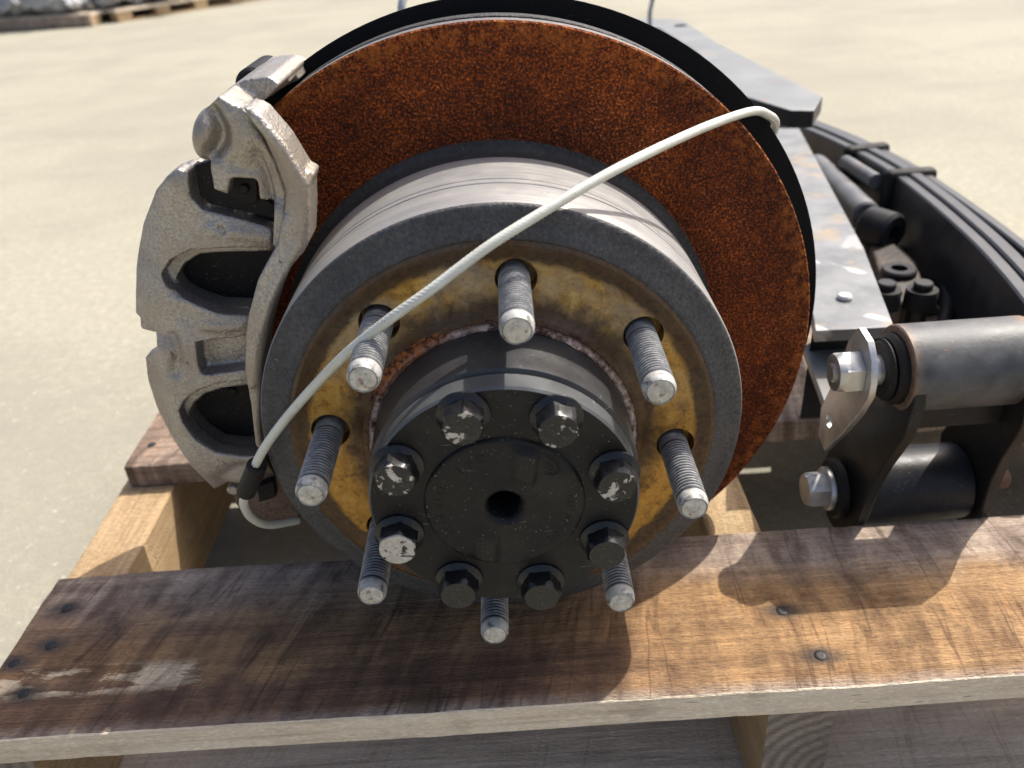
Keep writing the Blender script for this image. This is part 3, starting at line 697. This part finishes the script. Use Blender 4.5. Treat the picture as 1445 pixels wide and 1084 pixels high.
CAL_mid = [(-145.5,54.0,128.2), (-138.3,54.0,131.0), (-135.3,54.0,129.8), (-136.4,54.0,119.7), (-133.2,54.0,115.0), (-117.3,54.0,110.6), (-103.2,54.0,106.0), (-107.6,54.0,85.2), (-119.7,54.0,86.1), (-135.5,54.0,87.0), (-144.5,54.0,86.2), (-153.2,54.0,80.8), (-158.2,54.0,74.2), (-157.7,54.0,69.9), (-153.9,54.0,65.3), (-147.6,54.0,61.6), (-141.8,54.0,58.7), (-126.8,54.0,56.7), (-126.3,54.0,49.7), (-137.4,54.0,9.5), (-140.1,54.0,9.7), (-151.5,54.0,9.3), (-162.4,54.0,6.5), (-170.4,54.0,0.3), (-173.4,54.0,-5.1), (-173.0,54.0,-10.9), (-169.7,54.0,-19.4), (-162.6,54.0,-27.8), (-152.2,54.0,-30.2), (-141.3,54.0,-30.7), (-141.4,54.0,-41.8), (-151.5,54.0,-49.2), (-156.3,54.0,-57.1), (-164.0,54.0,-54.4), (-168.5,54.0,-57.2), (-174.1,54.0,-60.9), (-181.7,54.0,-42.4), (-186.4,54.0,-25.3), (-188.6,54.0,-2.4), (-187.7,54.0,13.7), (-185.5,54.0,26.0), (-176.5,54.0,30.5), (-172.2,54.0,45.1), (-178.9,54.0,49.0), (-182.0,54.0,53.3), (-174.5,54.0,75.5), (-164.0,54.0,99.2), (-152.6,54.0,118.9)]
add((V, F), prism(CAL_mid, 12))
# bridge over the disc edge: arc segment outside the disc radius
def arc_solid(r0, r1, a0, a1, y0, y1, n=28):
    P = [(r1*math.cos(R(a0+(a1-a0)*i/n)), y0, r1*math.sin(R(a0+(a1-a0)*i/n))) for i in range(n+1)]
    P += [(r0*math.cos(R(a1-(a1-a0)*i/n)), y0, r0*math.sin(R(a1-(a1-a0)*i/n))) for i in range(n+1)]
    return prism(P, y1-y0)
add((V, F), arc_solid(181.5, 190, 137.5, 167, 58, 165)); add((V, F), arc_solid(181.5, 190, 172, 193, 58, 165)); add((V, F), arc_solid(120, 190, 138, 193, 140, 178))
body = mesh('caliper', V, F, 'caliper', HUB); body['label'] = 'grey cast caliper with two open fingers'
voxel(body, .85, 8, .5); bake(body)
for q in body.data.vertices:
    rr = math.hypot(q.co.x, q.co.z-HZ)*1000
    if rr > 158 and q.co.y < .066: t_ = min(1.2, (rr-158)/32)**2*min(1, max(0, (math.degrees(math.atan2(q.co.z-HZ, q.co.x))%360-138)/14)); q.co.x *= 1+.028*t_; q.co.z = HZ+(q.co.z-HZ)*(1+.028*t_); q.co.y += .011*t_*min(1, (.066-q.co.y)/.015)
    if rr < 150 and q.co.y < .060: q.co.y += .004*((150-rr)/25)**2
body.data.update()
sculpt(body, [([(-142.1,44.0,124.7), (-152.6,44.0,109.1), (-163.3,44.0,88.4), (-171.8,44.0,66.3)], 9, -2.5), ([(-130.2,44.0,102.1), (-115.7,44.0,99.2), (-104.4,44.0,96.2)], 4, -1.8), ([(-126.3,44.0,102.9), (-125.4,44.0,101.0)], 1.6, 2.2), ([(-158.6,44.0,71.1), (-157.3,44.0,69.4)], 1.5, 2.0), ([(-165.8,44.0,46.5), (-166.4,44.0,35.3), (-170.7,44.0,25.8)], 3, 2.2), ([(-149.0,44.0,51.7), (-129.2,44.0,50.9)], 3.5, -1.5), ([(-172.3,44.0,37.9), (-176.9,44.0,12.2), (-175.0,44.0,-11.0), (-167.4,44.0,-38.5)], 7, -2.5), ([(-160.6,44.0,-40.6), (-150.9,44.0,-37.4)], 4, 1.5), ([(-155.6,44.0,57.9), (-149.9,44.0,48.5)], 5, 1.6)], 58)
grain(body, .045, 420, .12, 60)
# ---- anchor bracket
V, F = prism([(-122.4,38.0,153.4), (-115.9,38.0,158.9), (-109.6,38.0,163.2), (-100.9,38.0,157.5), (-96.7,38.0,149.1), (-93.3,38.0,138.9), (-91.2,38.0,124.0), (-92.4,38.0,115.8), (-103.1,38.0,116.3), (-102.1,38.0,126.1), (-113.6,38.0,127.7), (-116.8,38.0,120.3), (-122.6,38.0,123.1), (-121.5,38.0,133.4), (-119.4,38.0,139.0), (-122.0,38.0,141.1), (-124.8,38.0,145.9)], 20)
add((V, F), prism([(-122.4,38.0,153.4), (-115.9,38.0,158.9), (-109.6,38.0,163.2), (-100.9,38.0,157.5), (-102.2,38.0,154.6), (-109.9,38.0,151.3), (-117.7,38.0,146.6), (-122.5,38.0,144.8)], 104))
add((V, F), prism([(-114.0,100.0,159.6), (-105.3,100.0,163.3), (-95.6,100.0,162.6), (-88.3,100.0,157.0), (-93.7,100.0,155.1), (-103.9,100.0,151.0), (-112.7,100.0,147.2), (-116.4,100.0,146.8)], 42))
add((V, F), prism([(-114.2,62.0,161.1), (-104.1,62.0,165.3), (-93.0,62.0,165.7), (-88.7,62.0,161.7), (-96.5,62.0,156.0), (-104.4,62.0,153.1), (-109.6,62.0,153.2)], 62))
add((V, F), prism([(-115.2,84.0,160.0), (-105.3,84.0,164.2), (-93.5,84.0,163.9), (-89.4,84.0,159.1), (-99.6,84.0,153.3), (-108.8,84.0,149.7), (-114.2,84.0,150.1)], 40))
add((V, F), prism([(-97.9,28.0,160.1), (-93.7,28.0,158.6), (-91.1,28.0,156.9), (-83.3,28.0,144.2), (-78.5,28.0,131.8), (-76.3,28.0,125.7), (-78.6,28.0,112.5), (-81.8,28.0,98.6), (-85.4,28.0,93.6), (-91.9,28.0,87.8), (-97.9,28.0,80.0), (-104.4,28.0,69.0), (-109.6,28.0,58.4), (-113.9,28.0,48.5), (-118.8,28.0,33.5), (-123.2,28.0,17.9), (-128.5,28.0,-5.2), (-129.5,28.0,-17.6), (-132.9,28.0,-12.6), (-129.2,28.0,14.0), (-127.3,28.0,34.2), (-122.1,28.0,53.9), (-118.3,28.0,64.1), (-109.2,28.0,82.3), (-102.5,28.0,91.1), (-96.5,28.0,98.7), (-92.1,28.0,109.6), (-88.2,28.0,123.1), (-89.5,28.0,134.5), (-91.8,28.0,146.0), (-95.9,28.0,154.4)], 20))
add((V, F), prism([(-79.7,33.0,131.1), (-76.1,33.0,129.9), (-74.3,33.0,128.1), (-75.8,33.0,125.0), (-77.8,33.0,123.3)], 14))
add((V, F), prism([(-100.2,35.0,158.1), (-97.6,35.0,155.0), (-93.9,35.0,144.4), (-91.5,35.0,132.7), (-90.2,35.0,121.0), (-94.2,35.0,107.2), (-98.7,35.0,96.1), (-101.1,35.0,95.6), (-97.8,35.0,107.5), (-95.7,35.0,118.1), (-95.8,35.0,127.9), (-97.6,35.0,139.4), (-100.0,35.0,150.0)], 15))
knob = bmesh.new(); bmesh.ops.create_icosphere(knob, subdivisions=3, radius=1)
kc = Vector([(-121.0,44.0,146.9)][0])
o0 = len(V); kv = [(kc.x+1+q.co.x*7.2+q.co.z*3.5, kc.y+q.co.y*9, kc.z+q.co.z*11.5) for q in knob.verts]; kf = [tuple(x.index for x in p.verts) for p in knob.faces]; knob.free(); add((V, F), (kv, kf))
brk = mesh('caliper_bracket', V, F, 'bracket', body); voxel(brk, .9, 7, .5); bake(brk)
sculpt(brk, [([(-113.4,38.0,156.9), (-111.7,38.0,150.2), (-113.6,38.0,144.2), (-117.5,38.0,140.1)], 3.2, 4.5), ([(-120.8,38.0,150.2), (-121.1,38.0,145.4)], 5, -.6), ([(-98.4,38.0,136.1), (-95.9,38.0,126.3), (-96.0,38.0,118.8)], 4.5, 3.6), ([(-109.0,38.0,154.5), (-102.6,38.0,146.4), (-100.4,38.0,138.5)], 6, -1.6), ([(-93.4,28.0,154.8), (-85.6,28.0,142.3), (-80.2,28.0,128.2), (-82.1,28.0,112.8), (-85.6,28.0,98.9), (-95.6,28.0,86.3), (-107.5,28.0,68.9), (-117.4,28.0,50.4), (-124.8,28.0,26.5)], 3.2, -1.6), ([(-96.7,28.0,153.8), (-90.7,28.0,142.6), (-87.8,28.0,127.8), (-90.3,28.0,113.4)], 2.2, 1.6), ([(-110.5,38.0,133.9), (-104.8,38.0,130.9)], 4, 1.5)], 46)
grain(brk, .045, 420, .12, 60)
# pad, spring clips, slide-pin cap, lower bracket, clip
v, f = prism([(-167.8,66.0,86.6), (-136.4,66.0,103.6), (-107.1,66.0,101.4), (-105.5,66.0,82.5), (-123.7,66.0,47.7), (-137.7,66.0,4.5), (-143.2,66.0,-44.3), (-177.5,66.0,-51.9), (-195.2,66.0,-24.6), (-187.2,66.0,26.8)], 8)
pad = bevel(mesh('brake_pad', v, f, 'pad', body), .8)
v, f = prism([(-164.4,74.0,83.9), (-111.8,74.0,95.2), (-127.3,74.0,44.0), (-139.2,74.0,-0.2), (-148.1,74.0,-49.8), (-187.0,74.0,-46.5), (-188.3,74.0,-5.8)], 13.5); mesh('lining', v, f, 'cast_dark', body)
for p in [(-142.3,66.0,58.3), (-152.4,66.0,0.1), (-120.7,66.0,102.4)]:
    mesh('rivet', *cyl((p[0], 64.6, p[2]), (p[0], 67, p[2]), 2.7, 20, ch=.5), 'pad', pad) if False else mesh('rivet', *cyl((p[0], 64.6, p[2]), (p[0], 67, p[2]), 2.7, 20, ch=.5), 'pad', body)
def plate(name, pts, th, mat, parent, bw=.4): return bevel(mesh(name, *prism(pts, th), mat, parent), bw)
plate('shade_plate', [(-132.5,49.0,131.7), (-123.4,49.0,133.6), (-116.0,49.0,121.1), (-100.2,49.0,111.0), (-101.9,49.0,103.8), (-117.0,49.0,109.2), (-130.1,49.0,113.3), (-133.7,49.0,117.7)], 5, 'pad', body)  # added dark plate, stands in for shade by hiding the sunlit ledge
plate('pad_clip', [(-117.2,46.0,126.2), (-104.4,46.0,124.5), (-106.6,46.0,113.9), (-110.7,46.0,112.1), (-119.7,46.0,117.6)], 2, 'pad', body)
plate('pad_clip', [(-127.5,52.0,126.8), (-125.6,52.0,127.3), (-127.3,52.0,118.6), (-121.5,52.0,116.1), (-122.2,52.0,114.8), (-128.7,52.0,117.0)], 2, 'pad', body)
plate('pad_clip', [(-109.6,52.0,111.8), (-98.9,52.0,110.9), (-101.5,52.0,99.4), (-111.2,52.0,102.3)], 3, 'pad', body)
plate('pad_clip', [(-114.5,43.0,129.8), (-107.3,43.0,128.6), (-107.4,43.0,126.7), (-114.7,43.0,127.9)], 2.5, 'bracket_brown', body)
pc = [(-110.9,43.0,120.6)][0]; mesh('rivet', *cyl((pc[0], 43.4, pc[2]), (pc[0], 47, pc[2]), 2.2, 20, ch=.5), 'pad', body)
ca = [(-118.4,150.0,150.7)][0]; mesh('slide_pin_cap', *cyl((ca[0], 120, ca[2]+1), (ca[0], 160, ca[2]+1), 9.5, 36, ch=1.5), 'rubber', body)
V, F = prism([(-166.3,58.0,-60.5), (-156.1,58.0,-51.9), (-142.6,58.0,-42.6), (-135.0,58.0,-65.4), (-129.4,58.0,-83.5), (-133.4,58.0,-94.5), (-151.1,58.0,-94.7), (-162.4,58.0,-86.8), (-167.2,58.0,-74.6)], 24)
lb = mesh('lower_bracket', V, F, 'bracket_brown', body); voxel(lb, 1.0, 8, .5); bake(lb); grain(lb)
plate('pad_clip', [(-148.1,50.0,-56.8), (-137.7,50.0,-53.5), (-138.6,50.0,-65.1), (-149.0,50.0,-67.9)], 6, 'pad', body)
bc = [(-162.8,52.0,-58.2)][0]; mesh('slide_pin', *cyl((bc[0], 50, bc[2]), (bc[0], 62, bc[2]), 3.2, 24, ch=.6), 'zinc', body)

# ------------------------------------------------------------------ vinyl coated cable looped across the hub
path = [(161.0,165.0,73.5), (164.7,147.0,96.9), (163.7,138.0,104.0), (160.1,126.0,111.8), (152.1,113.0,118.8), (138.7,98.0,125.3), (112.2,72.0,127.1), (84.3,44.0,126.6), (55.2,18.0,123.5), (27.2,-1.0,116.1), (2.0,-14.0,106.9), (-22.9,-23.0,93.4), (-42.2,-26.0,82.2), (-64.2,-22.0,64.7), (-90.6,-13.0,37.6), (-111.2,-5.0,13.5), (-123.5,0.0,-4.1), (-136.8,9.0,-28.7), (-142.0,14.0,-40.1), (-143.7,22.0,-56.2), (-140.3,34.0,-72.3), (-129.5,50.0,-83.9)]
CB = thing('tie_cable', path[16], 'white vinyl coated wire cable slung across the disc and studs', 'cable')
pts = smooth_path(path, 34)
mesh('cable_strand', *tube(pts, 2.2, 56, strands=7, twist=.42, amp=.24), 'cable', CB, sharp=80)
fa, fb = [(-122.8,-0.2,-4.4), (-136.7,9.0,-28.2)]
v, f = ring(fa, fb, 5.0, 1.9, 40, 1.0); mesh('crimp_ferrule', v, f, 'rubber', CB)

# ------------------------------------------------------------------ second thin cable rising behind the shield
up = [(251.9,1060.0,35.4), (250.4,1060.0,52.1)]
wp = [(241.6,1000.0,37.8), (240.1,1000.0,59.7), (241.8,990.0,99.1), (204.5,900.0,193.7), (66.5,700.0,259.1), (-36.4,560.0,222.1), (-69.9,480.0,160.4), (-76.0,470.0,137.4)]
WR = thing('wire_cable', wp[0], 'thin grey wire cable standing in a loop behind the black shield', 'cable')
mesh('wire', *tube(smooth_path(wp, 16), 3.6, 12), 'wire', WR)

# ------------------------------------------------------------------ shackle on the right
SX = 226
SK = thing('spring_shackle', (SX, 80, -130), 'black steel shackle with worn tube and zinc nut at the right of the disc', 'shackle')
uy, uz, ur = 73, -20, 25.5
ly, lz, lr = 92, -122, 25
v, f = ring((SX, uy, uz), (SX+72, uy, uz), ur, ur-4.5, 64, .8); mesh('upper_tube', v, f, 'tube', SK)
def bush_prof(x0, x1, r0, r1): return ring((x0, uy, uz), (x1, uy, uz), r0, r1, 56, 2.5)
v, f = bush_prof(SX-5, SX+76, ur-4.7, 9); mesh('bushing', v, f, 'rubber', SK)
v, f = bush_prof(SX-9, SX-4.8, ur-7.5, 9); mesh('bushing_lip', v, f, 'rubber', SK)
v, f = ring((SX-17, uy, uz), (SX+80, uy, uz), 8.8, 6, 40, .6); mesh('inner_sleeve', v, f, 'zinc', SK)
def shplate(name, x0, x1, lean):
    P = [(uy+22, uz-12), (uy+27, uz-26), (uy+31, uz-48), (ly+31, lz+16)]
    for k in range(15): a = R(16-190*k/14); P.append((ly+1+30*math.cos(a), lz-1+30*math.sin(a)))
    P += [(ly-31, lz+22), (ly-36, lz+44), (uy-27, uz-30), (uy-27, uz-10), (uy-24, uz+4), (uy-16, uz), (uy-2, uz-18), (uy+12, uz-16)]
    Q = [(x0+lean*max(0, (uz-12-z)/(uz-lz)), y_, z) for y_, z in P]
    return bevel(mesh(name, *prism(Q, d=(x1-x0, 0, 0)), 'plate_black', SK, sharp=30), .9)
MAT['plate_black'] = m_black('shackle_paint', (.013, .0125, .012), .4, .4, .3)
shplate('side_plate', SX+1, SX+8, -11); shplate('side_plate', SX+64, SX+71, 6)
v, f = ring((SX-1, ly, lz), (SX+67, ly, lz), lr, 9, 56, 1.2); mesh('spring_eye', v, f, 'black', SK)
mesh('web_plate', *box(SX+7, SX+65, uy-8, uy, uz-38, uz-22), 'black', SK, smooth=False)
mesh('pivot_bolt', *cyl((SX-20, ly, lz), (SX+100, ly, lz-1), 7, 28, ch=1), 'rusty', SK)
v, f = hexhead((SX-20.5, ly, lz), (SX-33, ly, lz), 21); mesh('bolt_head', v, f, 'zinc', SK, sharp=25)
mesh('washer', *ring((SX-20.5, ly, lz), (SX-16.5, ly, lz), 14.5, 6.5, 40, .6), 'zinc', SK)
mesh('spacer', *ring((SX-16.5, ly, lz), (SX-9.6, ly, lz), 20, 6.5, 40, 1.5), 'rubber', SK)
v, f = hexhead((SX-21.2, uy, uz), (SX-35, uy, uz), 22.5); mesh('nut', v, f, 'zinc', SK, sharp=25)
mesh('upper_bolt', *cyl((SX-37, uy, uz), (SX+84, uy, uz), 5.8, 28, ch=1), 'zinc', SK)
TX = SX-21
tabp = [(TX, uy+8, uz+24), (TX, uy-5, uz+22), (TX, uy-14, uz+14), (TX, uy-18, uz+2), (TX, uy-18, uz-7), (TX, uy-10, uz-24), (TX, uy+8, uz-52), (TX, uy+26, uz-76), (TX, uy+38, uz-72), (TX, uy+41, uz-52), (TX, uy+24, uz-12), (TX, uy+18, uz+10)]
tab = mesh('lock_tab', *prism(tabp, d=(4, 0, 0)), 'zinc', SK)
cut = mesh('cutter', *cyl((TX-6, uy+27, uz-53), (TX+10, uy+27, uz-53), 4.6, 24), 'zinc', None, rel=tuple(org(SK))); cut.parent = SK
bm_ = tab.modifiers.new('hole', 'BOOLEAN'); bm_.operation = 'DIFFERENCE'; bm_.object = cut; bm_.solver = 'EXACT'
bake(tab); tab.data.set_sharp_from_angle(angle=R(30)); bpy.data.objects.remove(cut); bevel(tab, .4)

# ------------------------------------------------------------------ leaf spring lying on its edge
LS = thing('leaf_spring', (400, 420, -130), 'curved black leaf spring pack lying on edge at right', 'leaf spring')
lf = [(363.8,731.2,-42.0), (374.0,698.0,-42.0), (391.4,614.6,-42.0), (402.9,511.0,-42.0), (400.6,413.1,-42.0), (392.6,320.2,-42.0), (383.2,253.8,-42.0), (369.4,185.5,-42.0), (349.2,106.6,-42.0)]
def leaf(off0, off1, zt, zb, s0=0, s1=None):
    P = smooth_path(lf, 10); V, F = [], []
    P = P[s0:s1]
    for i, p in enumerate(P):
        t = (P[min(i+1, len(P)-1)]-P[max(i-1, 0)]).normalized(); n = Vector((0, 0, 1)).cross(t).normalized()
        if n.x < 0: n = -n
        a, b_ = off0, off1
        if callable(off0): a, b_ = off0(i/len(P)), off1(i/len(P))
        for (o_, z) in ((a, zb), (a, zt-1.5), (a+1.5, zt), (b_-1.5, zt), (b_, zt-1.5), (b_, zb)):
            V.append((p.x+n.x*o_, p.y+n.y*o_, z))
    n6 = 6
    for i in range(len(P)-1):
        for k in range(n6): F.append((i*n6+k, i*n6+(k+1) % n6, (i+1)*n6+(k+1) % n6, (i+1)*n6+k))
    F += [tuple(range(n6)), tuple((len(P)-1)*n6+k for k in range(n6-1, -1, -1))]
    return V, F
mesh('leaf', *leaf(0, 11.5, -42, -118), 'leaf_paint', LS)
mesh('leaf', *leaf(12.5, 24.5, -40, -117), 'leaf_paint', LS)
mesh('leaf', *leaf(lambda t: 27+26*max(0, t-.45), lambda t: 37+26*max(0, t-.45), -43, -120), 'leaf_paint', LS)
PL = smooth_path(lf, 10)
for i in (24, 33):
    p = PL[i]; t = (PL[i+1]-PL[i-1]).normalized(); n = Vector((0, 0, 1)).cross(t).normalized()
    if n.x < 0: n = -n
    a = p-n*9-t*8; q = [a, a+t*16, a+t*16+n*52, a+n*52]
    bevel(mesh('spring_clip', *prism([(w.x, w.y, -37.5) for w in q], d=(0, 0, -88)), 'rubber', LS), 6, 5)
p0, p1 = PL[25], PL[32]; n = Vector((-1, 0, 0))
mesh('clip_spacer', *cyl((p0.x-12, p0.y, -52), (p1.x-12, p1.y, -52), 8, 24), 'grey_bar', LS)

# ------------------------------------------------------------------ flat grey bar reaching back beside the disc
GB = thing('steel_mounting_bar', (240, 165, -130), 'grey steel bar with white splashes standing close beside the disc', 'steel bar')
q = [(213.3,160.1,-40.0), (266.0,158.2,-40.0), (298.7,291.7,-40.0), (370.0,673.0,-40.0), (335.8,683.4,-40.0), (254.4,319.6,-40.0)]
bevel(mesh('bar_top', *prism(q, d=(0, 0, -9)), 'blotch', GB), .7)
qs = [(q[0][0]+2, q[0][1]+3, -49.5), (q[1][0]-2, q[1][1]+3, -49.5), (q[2][0]-3, q[2][1], -49.5), (q[5][0]+3, q[5][1], -49.5)]
mesh('bar_web', *prism([(qs[0][0]+6, 185, -49.5), (qs[1][0]-6, 185, -49.5), (qs[1][0]+10, 196, -49.5), (qs[0][0]+22, 196, -49.5)], d=(0, 0, -80)), 'black', GB, smooth=False)
q2 = [(219.6,192.9,-70.0), (230.4,200.1,-70.0), (253.3,196.7,-70.0), (236.4,157.2,-70.0), (213.7,117.7,-70.0), (207.5,113.4,-70.0)]
bevel(mesh('lower_plate', *prism(q2, d=(0, 0, -7)), 'plate_grey', GB), .6)
mesh('plate_foot', *prism([(q2[1][0]+4, q2[1][1]-4, -77), (q2[2][0]-4, q2[1][1]-4, -77), (q2[2][0]-4, q2[1][1]-12, -77), (q2[1][0]+4, q2[1][1]-12, -77)], d=(0, 0, -52)), 'black', GB, smooth=False)
rv = [(249.8,205.1,-39.0)][0]
mesh('rivet', *cyl((rv[0], rv[1], -41), (rv[0], rv[1], -36.5), 5.5, 28, ch=1.2), 'zinc', GB)

# ------------------------------------------------------------------ plate bracket behind
TP = thing('frame_bracket', (290, 700, -130), 'smooth grey steel plate bracket behind the disc at upper right', 'bracket')
q = [(321.6,484.1,40.0), (295.5,432.2,40.0), (276.1,438.6,40.0), (247.7,520.5,40.0), (261.7,763.4,40.0), (253.1,992.1,40.0), (223.4,1081.3,40.0), (240.2,1115.2,40.0), (303.1,1069.1,40.0), (302.1,830.2,40.0)]
bp = bevel(mesh('bracket_plate', *prism(q, d=(0, 0, -16)), 'plate_grey', TP), 1.2); bp.data.materials.append(MAT['black'])
for p in bp.data.polygons: p.material_index = 0 if p.normal.z > .5 else 1
mesh('bracket_web', *prism([(275, 520, 24), (290, 520, 24), (290, 690, 24), (275, 690, 24)], d=(0, 0, -153)), 'black', TP, smooth=False)
h = [(287.7,1003.9,40.0)][0]
mesh('bolt_hole', *cyl((h[0], h[1], 38), (h[0], h[1], 40.8), 9, 24), 'shield', TP)

# ------------------------------------------------------------------ link rod and clamp bolts lying between bar and spring
LR = thing('link_rod', (300, 430, -130), 'dark grey link rod with an eye end beside the spring', 'link rod')
a, b_ = [(372.2,612.9,-70.0), (363.8,440.6,-70.0)]
mesh('rod', *cyl(a, b_, 15, 32, ch=2), 'grey_bar', LR)
c = [(366.7,418.7,-74.0)][0]
v, f = ring((c[0]-6, c[1]+12, c[2]), (c[0]+10, c[1]-16, c[2]), 19, 7, 36, 3); mesh('rod_eye', v, f, 'black', LR)
mesh('stand', *cyl((c[0], c[1], c[2]-14), (c[0], c[1], -130), 9, 24), 'black', LR)
CBT = thing('clamp_bolts', (300, 280, -130), 'pair of upright clamp bolts with hex nuts behind the shackle tube', 'bolts')
for (px, r_) in zip([(313.2,273.1,-62.0), (340.9,268.2,-62.0)], (9, 10)):
    bz = -62
    mesh('bolt_shank', *cyl((px[0], px[1], -131), (px[0], px[1], bz), 7.5, 24, ch=1), 'black', CBT)
    v, f = hexhead((px[0], px[1], bz-22), (px[0], px[1], bz-6), 25); mesh('nut', v, f, 'rubber', CBT, sharp=25)
q = [(391.7,488.5,-126.0), (411.5,484.7,-126.0), (400.5,334.1,-126.0), (373.3,331.2,-126.0)]
bevel(mesh('strap', *prism(q, d=(0, 0, -4)), 'black', CBT), 1)

BH = thing('brake_hose', [(399.0,465.4,-100.0)][0], 'black rubber hose curling between the grey bar and the leaf spring', 'hose')
mesh('hose', *tube(smooth_path([(405.1,661.2,-75.0), (383.8,552.7,-75.0), (369.6,458.2,-95.0), (391.2,438.2,-112.0), (408.2,420.4,-100.0), (407.1,372.6,-95.0), (394.9,321.0,-105.0), (373.5,280.9,-118.0)], 14), 6.5, 20), 'rubber', BH)
a, b_ = [(375.4,486.3,-95.0), (365.5,431.3,-95.0)]
mesh('hose_collar', *cyl(a, b_, 9, 24, ch=1), 'zinc', BH)
SC = thing('cast_saddle', ([(364.7,368.6,-90.0)][0][0], [(364.7,368.6,-90.0)][0][1], -130), 'dark angular cast saddle lying beside the upright clamp bolts', 'saddle')
V, F = prism([(354.6,401.7,-84.0), (380.4,407.8,-84.0), (378.7,358.4,-84.0), (356.6,282.8,-84.0), (327.9,265.8,-84.0), (331.4,316.1,-84.0)], d=(0, 0, -40))
sc_ = mesh('saddle_casting', V, F, 'rusty_black', SC); voxel(sc_, 1.6, 5, .5); bake(sc_); grain(sc_, .2, 300, .8, 40)
p = [(351.7,332.6,-82.0)][0]
mesh('saddle_boss', *ring((p[0], p[1], -86), (p[0], p[1], -78), 15, 7, 32, 1.5), 'black', SC)
# ------------------------------------------------------------------ far pallets with scrap castings
def far_pallet(origin, ang, ln, dp, label, seed):
    T = thing('scrap_pallet', (origin[0], origin[1], -258), label, 'pallet', 'pallets of scrap at the back')
    ca, sa = math.cos(ang), math.sin(ang)
    def tr(V): return [(origin[0]+x*ca-y*sa, origin[1]+x*sa+y*ca, z) for x, y, z in V]
    def bxx(name, x0, x1, y0, y1, z0, z1, m):
        V, F = box(x0, x1, y0, y1, z0, z1); mesh(name, tr(V), F, m, T, smooth=False)
    for y0 in (0, dp/2-45, dp-90): bxx('bottom_board', 0, ln, y0, y0+90, -258, -248, 'wood_stringer')
    for y0 in (0, dp/2-45, dp-90):
        for x0 in (0, ln*.22, ln*.45, ln*.68, ln-90): bxx('block', x0, x0+90, y0+2, y0+88, -247.5, -205, 'wood_stringer')
    n = int(dp/140)
    for k in range(n): bxx('top_board', -5, ln+5, k*dp/n, k*dp/n+110, -204.5, -190, 'wood_edge')
    return T, tr
far = []
T1, tr1 = far_pallet((-3400, 4960), R(-9), 1080, 900, 'far pallet at the left edge with a closed brown side', 1)
V, F = box(-4, 1084, -24, -2, -252, -196); mesh('side_board', tr1(V), F, 'wood_dark', T1, smooth=False)
T2, tr2 = far_pallet((-2215, 4870), R(50), 1150, 900, 'farther pallet with open block gaps along its side', 2)
rs = random.Random(5)
def lump(tr, x, y, z, s, seed, which):
    bmk = bmesh.new(); bmesh.ops.create_icosphere(bmk, subdivisions=4, radius=1)
    for w in bmk.verts:
        d = w.co.copy(); q = 1+.35*noise.noise(d*1.3+Vector((seed*3.7, 0, 0)))+.28*noise.noise(d*3.1+Vector((0, seed*2.3, 0)))+.16*noise.cell(d*3.0+Vector((seed, 0, 0)))
        w.co = Vector((d.x*s*q*1.2, d.y*s*q, d.z*s*q*.75))
    mnz = min(w.co.z for w in bmk.verts)
    p = tr([(x, y, z-mnz)])[0]
    me_o = mesh('scrap_casting', [(w.co.x+p[0], w.co.y+p[1], w.co.z+p[2]) for w in bmk.verts], [tuple(k.index for k in f_.verts) for f_ in bmk.faces], 'scrap', None, rel=(p[0], p[1], p[2]), sharp=25)
    me_o.location = W((p[0], p[1], p[2])); bmk.free()
    me_o['label'] = 'crumpled grey aluminium scrap piece heaped on the far pallet with '+which; me_o['category'] = 'scrap'; me_o['group'] = 'scrap pieces on the far pallet with '+which
sd = 0
for tr, n, ln, wh in ((tr1, 16, 1080, 'a closed brown side'), (tr2, 14, 1150, 'open block gaps')):
    for k in range(n):
        sd += 1; s = rs.uniform(75, 130); row = k % 2
        lump(tr, 60+(ln-120)*((k//2)+.5*row)/(n/2), rs.uniform(90, 130) if not row else rs.uniform(290, 380), -189.5, s, sd, wh)
